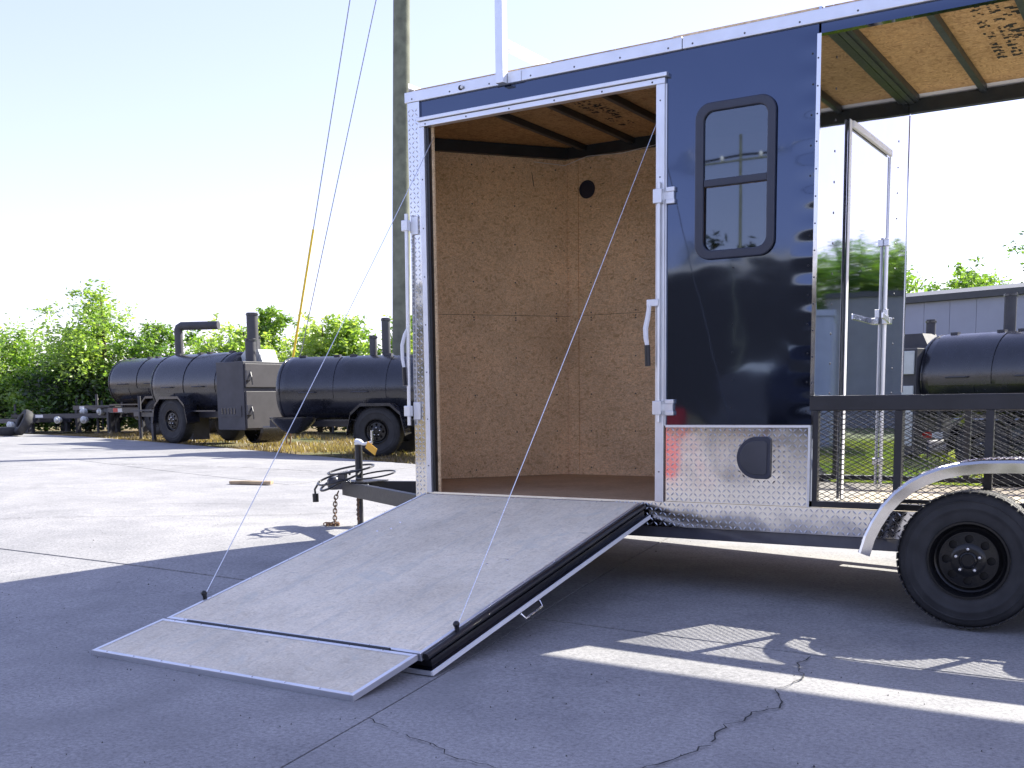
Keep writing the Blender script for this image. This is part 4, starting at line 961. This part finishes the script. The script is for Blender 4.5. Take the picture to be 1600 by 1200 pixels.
# ------------------------------------------------------------------ trees and shrubs
def leaf_mesh(name, P, size, mat, parent, seed, up=.35):
    r = np.random.default_rng(seed); n = len(P)
    a = r.normal(size=(n, 3)); a[:, 2] *= .55; a /= np.linalg.norm(a, axis=1)[:, None]
    b = r.normal(size=(n, 3)); b -= (b*a).sum(1)[:, None]*a; b /= np.linalg.norm(b, axis=1)[:, None]
    s = size*r.uniform(.6, 1.35, n)[:, None]
    v = np.empty((n, 4, 3)); v[:, 0] = P - a*s; v[:, 1] = P + b*s*.42; v[:, 2] = P + a*s; v[:, 3] = P - b*s*.42
    me = bpy.data.meshes.new(name); me.vertices.add(n*4); me.vertices.foreach_set('co', v.reshape(-1)); me.loops.add(n*4); me.loops.foreach_set('vertex_index', np.arange(n*4, dtype=np.int32))
    me.polygons.add(n); me.polygons.foreach_set('loop_start', np.arange(0, n*4, 4, dtype=np.int32)); me.polygons.foreach_set('loop_total', np.full(n, 4, dtype=np.int32)); me.update(); me.validate()
    me.materials.append(mat); o = bpy.data.objects.new(name, me); col.objects.link(o)
    if parent is not None: o.parent = parent
    return o
def tree(x, y, h, w, label, seed, leaves=5200, leaf=.075, mat='leaf_a', base=.16, clumps=34, name='leafy_tree', group='trees along the edge of the yard', stems=2, cr=.34, cat='tree'):
    r = np.random.default_rng(seed); t = thing(name, label, cat, (x, y, gzf(x, y)-.03), 0, group)
    C_ = []; bm = MB()
    for s in range(stems):
        ang = r.uniform(0, 6.28); lean = np.array((math.cos(ang), math.sin(ang)))*w*(.12 if stems > 1 else .03)
        top = h*r.uniform(.82, .98) if s else h*.97
        pts = [np.array((lean[0]*.15, lean[1]*.15, 0.0))]
        for k in range(1, 6):
            f = k/5; pts.append(np.array((lean[0]*f + r.normal(0, .04)*h*.12, lean[1]*f + r.normal(0, .04)*h*.12, top*f)))
        r0 = .022*h
        bm.tube(pts, [r0*(1-.85*k/5) + .006 for k in range(6)], 7)
        m = clumps//stems
        for k in range(m):
            f = base + (1-base)*((k+.5)/m)**.9; prof_ = math.sin(math.pi*min(1, .18 + .80*f))**.7
            q = f*5; i = min(4, int(q)); c0 = pts[i] + (pts[i+1]-pts[i])*(q-i)
            a = r.uniform(0, 6.28); rad = w/2*prof_*r.uniform(.25, 1.0)
            e = c0 + np.array((math.cos(a)*rad, math.sin(a)*rad, r.uniform(-.05, .25)*rad))
            midp = (c0 + e)/2 + np.array((0, 0, -.06*rad)); bm.tube([c0, midp, e], [.012*h*(1-f*.7)*.5+.004, .008*h*(1-f*.7)*.5+.004, .004], 5)
            C_.append((e, w*cr*r.uniform(.55, 1.15)*(.55+.45*prof_))); 
    bm.build('trunk', M['bark'], t, local=True, smooth=True)
    tot = sum(c[1]**1.7 for c in C_); P = []
    for e, rad in C_:
        n = int(leaves*rad**1.7/tot)
        # sprays: sub-clusters inside each clump keep gaps and light-dark clumps
        k = max(3, n//26); sub = e + r.normal(size=(k, 3))*rad*np.array((.52, .52, .40)); idx = r.integers(0, k, n)
        P.append(sub[idx] + r.normal(size=(n, 3))*rad*.17)
    P = np.concatenate(P); P = P[P[:, 2] > .05]
    leaf_mesh('crown', P, leaf, M[mat], t, seed+1); return t
TREES = [
 (-28.2, 12.3, 4.3, 2.6, 'thin feathery tree at the far left edge of the picture', 11, 'leaf_a', 1),
 (-26.0, 13.3, 3.3, 3.4, 'broad bright green tree left of the gap of sky', 12, 'leaf_a', 3),
 (-24.6, 14.2, 3.4, 2.6, 'low bushy tree just left of the tallest tree', 13, 'leaf_b', 2),
 (-23.3, 14.0, 4.7, 2.7, 'tallest pointed tree above the farthest smoker', 14, 'leaf_a', 2),
 (-22.2, 15.0, 3.6, 2.4, 'slim tree right of the tallest tree', 15, 'leaf_b', 2),
 (-20.9, 15.6, 3.1, 2.6, 'round green tree beyond the elbow stack', 16, 'leaf_a', 3),
 (-20.0, 16.8, 4.0, 1.9, 'dark green tree rising between the smoker stacks', 17, 'leaf_b', 1),
 (-18.2, 16.6, 3.1, 2.4, 'bright tree behind the two-door firebox', 18, 'leaf_a', 3),
 (-16.9, 16.4, 3.6, 2.2, 'leafy tree behind the yellow guy wire guard', 19, 'leaf_a', 2),
 (-15.4, 17.2, 4.0, 3.0, 'airy spreading tree left of the utility pole', 20, 'leaf_a', 2),
 (-13.3, 17.0, 3.4, 2.5, 'green tree close behind the utility pole', 21, 'leaf_b', 3),
 (-19.5, 15.6, 3.3, 2.4, 'low tree filling the gap under the elbow stack', 23, 'leaf_a', 2),
 (-17.6, 15.9, 3.4, 2.2, 'low tree between the tall stack and the yellow guard', 24, 'leaf_a', 2),
 (-14.3, 16.4, 3.2, 2.6, 'low tree behind the barrel of the long smoker', 25, 'leaf_a', 3),
 (-12.0, 18.6, 4.6, 2.6, 'tree showing as a sliver between pole and trailer corner', 22, 'leaf_a', 2)]
for (x, y, h, w, lb, sd, mt, st) in TREES: tree(x-1.35, y-.85, h*.80, w, lb, sd, leaves=9500, leaf=.060, mat=mt, stems=st, cr=.25, base=.22)
SHR = [(-26.6, 12.4, 1.9, 'dense shrub under the feathery tree at far left'), (-25.0, 13.0, 1.8, 'dense shrub in front of the broad bright tree'), (-23.9, 13.5, 1.9, 'dense shrub at the foot of the tallest tree'), (-22.4, 14.1, 1.7, 'dark shrub right of the tallest tree trunk'),
       (-20.9, 14.9, 1.6, 'dark shrub behind the farthest smoker'), (-19.3, 15.7, 1.6, 'shrub behind the elbow stack smoker'), (-17.5, 16.0, 1.5, 'shrub low between firebox and long smoker'), (-15.8, 16.3, 1.5, 'shrub behind the long smoker barrel'), (-14.0, 16.6, 1.5, 'shrub below the utility pole'), (-28.6, 13.4, 2.1, 'wide shrub at the left border of the picture'), (-12.2, 17.2, 1.6, 'shrub behind the trailer nose')]
for k, (x, y, h, lb) in enumerate(SHR): tree(x-1.2, y-.75, h*.9, 2.5, lb, 60+k, leaves=6500, leaf=.062, mat='leaf_b' if k % 2 else 'leaf_d', base=.05, clumps=24, name='shrub', group='shrubs under the trees', stems=3, cr=.30, cat='shrub')
# trees beyond the grey shed, and a row that the polished bulkhead mirrors
BT = [(-14.5, 55, 7.4, 6, 'pale tree top showing over the left end of the grey shed roof', 31), (-10.6, 56, 7.3, 6, 'low tree top just over the grey shed roof', 32), (-5.6, 54, 8.8, 6, 'taller tree over the shed roof at the right border', 33),
      (1.5, 56, 11, 8, 'broad tree past the right end of the picture behind the shed', 34), (7.5, 55, 10.4, 7, 'tree mirrored at the far edge of the polished bulkhead', 35), (10.4, 54, 10.2, 6, 'tree mirrored right of the porch door frame', 39), (12.8, 55, 10.8, 6, 'tree mirrored in the middle of the porch door', 40), (15.2, 54, 10.2, 6, 'tall tree mirrored beside the porch door frame', 36), (17.8, 55, 10.5, 6, 'tree mirrored left of the porch door', 41), (21, 54, 10.5, 7, 'tree mirrored at the near edge of the bulkhead', 37), (29, 55, 11, 8, 'tree far right of the yard beyond the container', 38)]
for (x, y, h, w, lb, sd) in BT: tree(x, y, h*.9 if x > 0 else h, w, lb, sd, leaves=15000, leaf=.13, mat='leaf_b', clumps=40, stems=2, group='trees behind the shed', cr=.26)
# trees across the road behind the viewer, seen in the black skin
for k in range(9):
    x = -48 + 6.5*k; tree(x, -52 - 3*math.sin(k*1.7), 8.6 + 1.6*math.sin(k*2.3), 9, 'dark tree %s behind the road-side building' % ('first second third fourth fifth sixth seventh eighth ninth'.split()[k]), 80+k, leaves=6000, leaf=.28, mat='leaf_d', base=.05, clumps=36, group='trees across the road', cr=.30, stems=2)

# grass and straw at the concrete edge
def blades(name, pts, h, w, mat, seed, label, cat):
    r = np.random.default_rng(seed); n = len(pts); a = r.uniform(0, 6.28, n); hh = h*r.uniform(.4, 1.3, n); ln = r.normal(0, .55, (n, 2))*hh[:, None]
    z = gz(pts[:, 0], pts[:, 1]) - .05
    v = np.empty((n, 3, 3)); dx = np.cos(a)*w; dy = np.sin(a)*w
    v[:, 0] = np.c_[pts[:, 0]-dx, pts[:, 1]-dy, z]; v[:, 1] = np.c_[pts[:, 0]+dx, pts[:, 1]+dy, z]; v[:, 2] = np.c_[pts[:, 0]+ln[:, 0], pts[:, 1]+ln[:, 1], z+.02+hh]
    me = bpy.data.meshes.new(name); me.vertices.add(n*3); me.vertices.foreach_set('co', v.reshape(-1)); me.loops.add(n*3); me.loops.foreach_set('vertex_index', np.arange(n*3, dtype=np.int32))
    me.polygons.add(n); me.polygons.foreach_set('loop_start', np.arange(0, n*3, 3, dtype=np.int32)); me.polygons.foreach_set('loop_total', np.full(n, 3, dtype=np.int32)); me.update(); me.validate()
    me.materials.append(M[mat]); o = bpy.data.objects.new(name, me); col.objects.link(o); o['kind'] = 'stuff'; tag(o, label, cat); return o
def strip(n, xa, xb, d0, d1, seed, patch=None):
    r = np.random.default_rng(seed); x = r.uniform(xa, xb, n); y = 5.0 - .215*x + d0 + (d1-d0)*r.uniform(0, 1, n)**1.3
    if patch is not None:
        k = (np.sin(x*1.7+1) + np.sin(y*2.9+x) + r.normal(0, .6, n)) > patch; x = x[k]; y = y[k]
    return np.c_[x, y]
blades('straw', strip(30000, -22, -7, .02, 4.5, 3, -.2), .07, .012, 'straw', 5, 'dry tan straw and leaf litter along the edge of the concrete', 'straw')
blades('grass', strip(12000, -14, -6, .05, 5, 4, 1.2), .10, .010, 'grass', 6, 'sparse yellow green grass beyond the concrete edge', 'grass')
blades('grass', np.concatenate([strip(200000, -7, 6.5, .02, 16, 8, -1.7)]), .20, .018, 'lawn', 9, 'sunlit grass behind the porch railing', 'grass')

# ------------------------------------------------------------------ buildings
def shed():
    a = Vector((-17.5, 45.2, 0)); b = Vector((-1.2, 39.9, 0)); d = (b-a); L = d.length; rz = math.atan2(d.y, d.x)
    z0 = gzf(-4, 38) - .2
    S = thing('metal_shed', 'long pale grey metal shed with a dark roof edge', 'building', (a.x, a.y, z0), rz)
    n = 15
    for k in range(n):
        x0 = L*k/n; mb = MB(); w_ = L/n; mb.box(x0+.008, x0+w_-.008, 0, .12, 0, 5.15)
        mb.build('wall_panel', M['wall_metal'], S, local=True)
    MB().box(-.15, L+.15, -.20, .0, 5.16, 5.42).build('roof_edge', M['wall_dark'], S, local=True)
    MB().box(-.1, L+.1, .13, 12, 0, 5.12).build('body', M['wall_metal'], S, local=True)
    MB().add([(-.15, -.2, 5.425), (L+.15, -.2, 5.425), (L+.15, 6, 6.2), (-.15, 6, 6.2), (-.15, 12.2, 5.425), (L+.15, 12.2, 5.425)], [(0, 1, 2, 3), (3, 2, 5, 4), (0, 3, 4), (1, 5, 2)]).build('roof', M['wall_dark'], S, local=True)
shed()
st_ = thing('block_store', 'grey block store building mirrored beside the latch of the porch door', 'building', (4.6, 36.5, gzf(5, 37)-.2), R_(-14))
for k in range(5): MB().box(.78*k+.004, .78*k+.776, -.06, 0, 0, 5.0).build('wall_panel', M['wall_dark2'], st_, local=True)
MB().box(-.02, 3.92, .001, 7, 0, 5.0).build('body', M['wall_dark2'], st_, local=True)
MB().box(-.1, 4.0, -.15, 7.1, 5.001, 5.2).build('roof_edge', M['wall_dark'], st_, local=True)
ct = thing('storage_container', 'pale blue grey storage container mirrored in the bulkhead', 'container', (2.75, 16.2, gzf(2.75, 16.2)-.1), R_(-14))
for k in range(20):
    MB().box(.3*k+.004, .3*k+.16, -.03, 0, .1, 2.85).build('corrugation', M['container'], ct, local=True)
MB().box(-.03, 6.05, .001, 2.44, .1, 2.88).build('shell', M['container'], ct, local=True)
MB().box(-.06, 6.08, -.05, 2.47, 2.881, 3.0).build('top_frame', M['container'], ct, local=True); MB().box(-.06, 6.08, -.05, 2.47, -.02, .099).build('bottom_frame', M['frame_grey'], ct, local=True)
for k, (x, y, lb) in enumerate(((-7.5, -10.9, 'unseen red drum added for red reflections, nearest the ramp side'), (-8.35, -12.0, 'unseen red drum added for red reflections, left of its twin'))):
    dm = thing('added_drum', lb, 'drum', (x, y, gzf(x, y)), 0, 'added red drums behind the viewer')  # unseen drums, added to put red patches into the tread plate's reflection
    MB().lathe([(0, .001), (0, .285), (.01, .292), (.02, .285), (.28, .285), (.295, .295), (.31, .285), (.57, .285), (.585, .295), (.60, .285), (.86, .285), (.87, .292), (.88, .285), (.865, .27), (.865, .001)], (0, 0, .003), (0, 0, 1), 28).build('shell', M['drum_red'], dm, local=True, smooth=True)
    MB().lathe([(0, .03), (.015, .03), (.018, .001)], (.16, .05, .868), (0, 0, 1), 10).build('bung', M['frame_grey'], dm, local=True)
rb = thing('roadside_building', 'long dark building with a pale fascia behind the viewer', 'building', (-34, -40, gzf(-20, -40)-.2), 0)
for k in range(10):
    x = 3.4*k
    MB().box(x+.005, x+3.395, -.2, 0, 0, 7.0).build('wall_panel', M['wall_brown'], rb, local=True)
    if k % 2: 
        wv = MB().box(x+.7, x+2.7, .002, .07, 1.0, 2.8).build('window', M['wall_brown'], rb, local=True); MB().box(x+.78, x+2.62, .071, .08, 1.08, 2.72).build('pane', M['glassdark'], wv, local=True)
MB().box(-.2, 34.2, -9, .25, 7.005, 7.4).build('fascia', M['wall_pale'], rb, local=True)
MB().box(0, 34, -8.8, -.201, 0, 7.0).build('body', M['wall_brown'], rb, local=True)
up = utility_pole(-9.8, -20.5, 7.6, 'utility pole with a cross arm, mirrored in the trailer window', .045, arm=True)
z = gzf(-9.8, -20.5)
sw = thing('overhead_wire', 'sagging overhead wire mirrored in the trailer window', 'wire', (-9.8, -20.6, z+7.0))
MB().tube([(-9.8 + s*40*t, -20.65, z + 7.15 - 1.2*4*t*(1-t)*.6 + .6*t) for s in (-1,) for t in np.linspace(1, 0, 14)] + [(-9.8 + 40*t, -20.65, z + 7.15 - 1.2*4*t*(1-t)*.6 + .6*t) for t in np.linspace(.05, 1, 14)], .03, 5).build('strand', M['seal'], sw)

for o in list(bpy.data.objects):
    if '_w' in o: del o['_w']
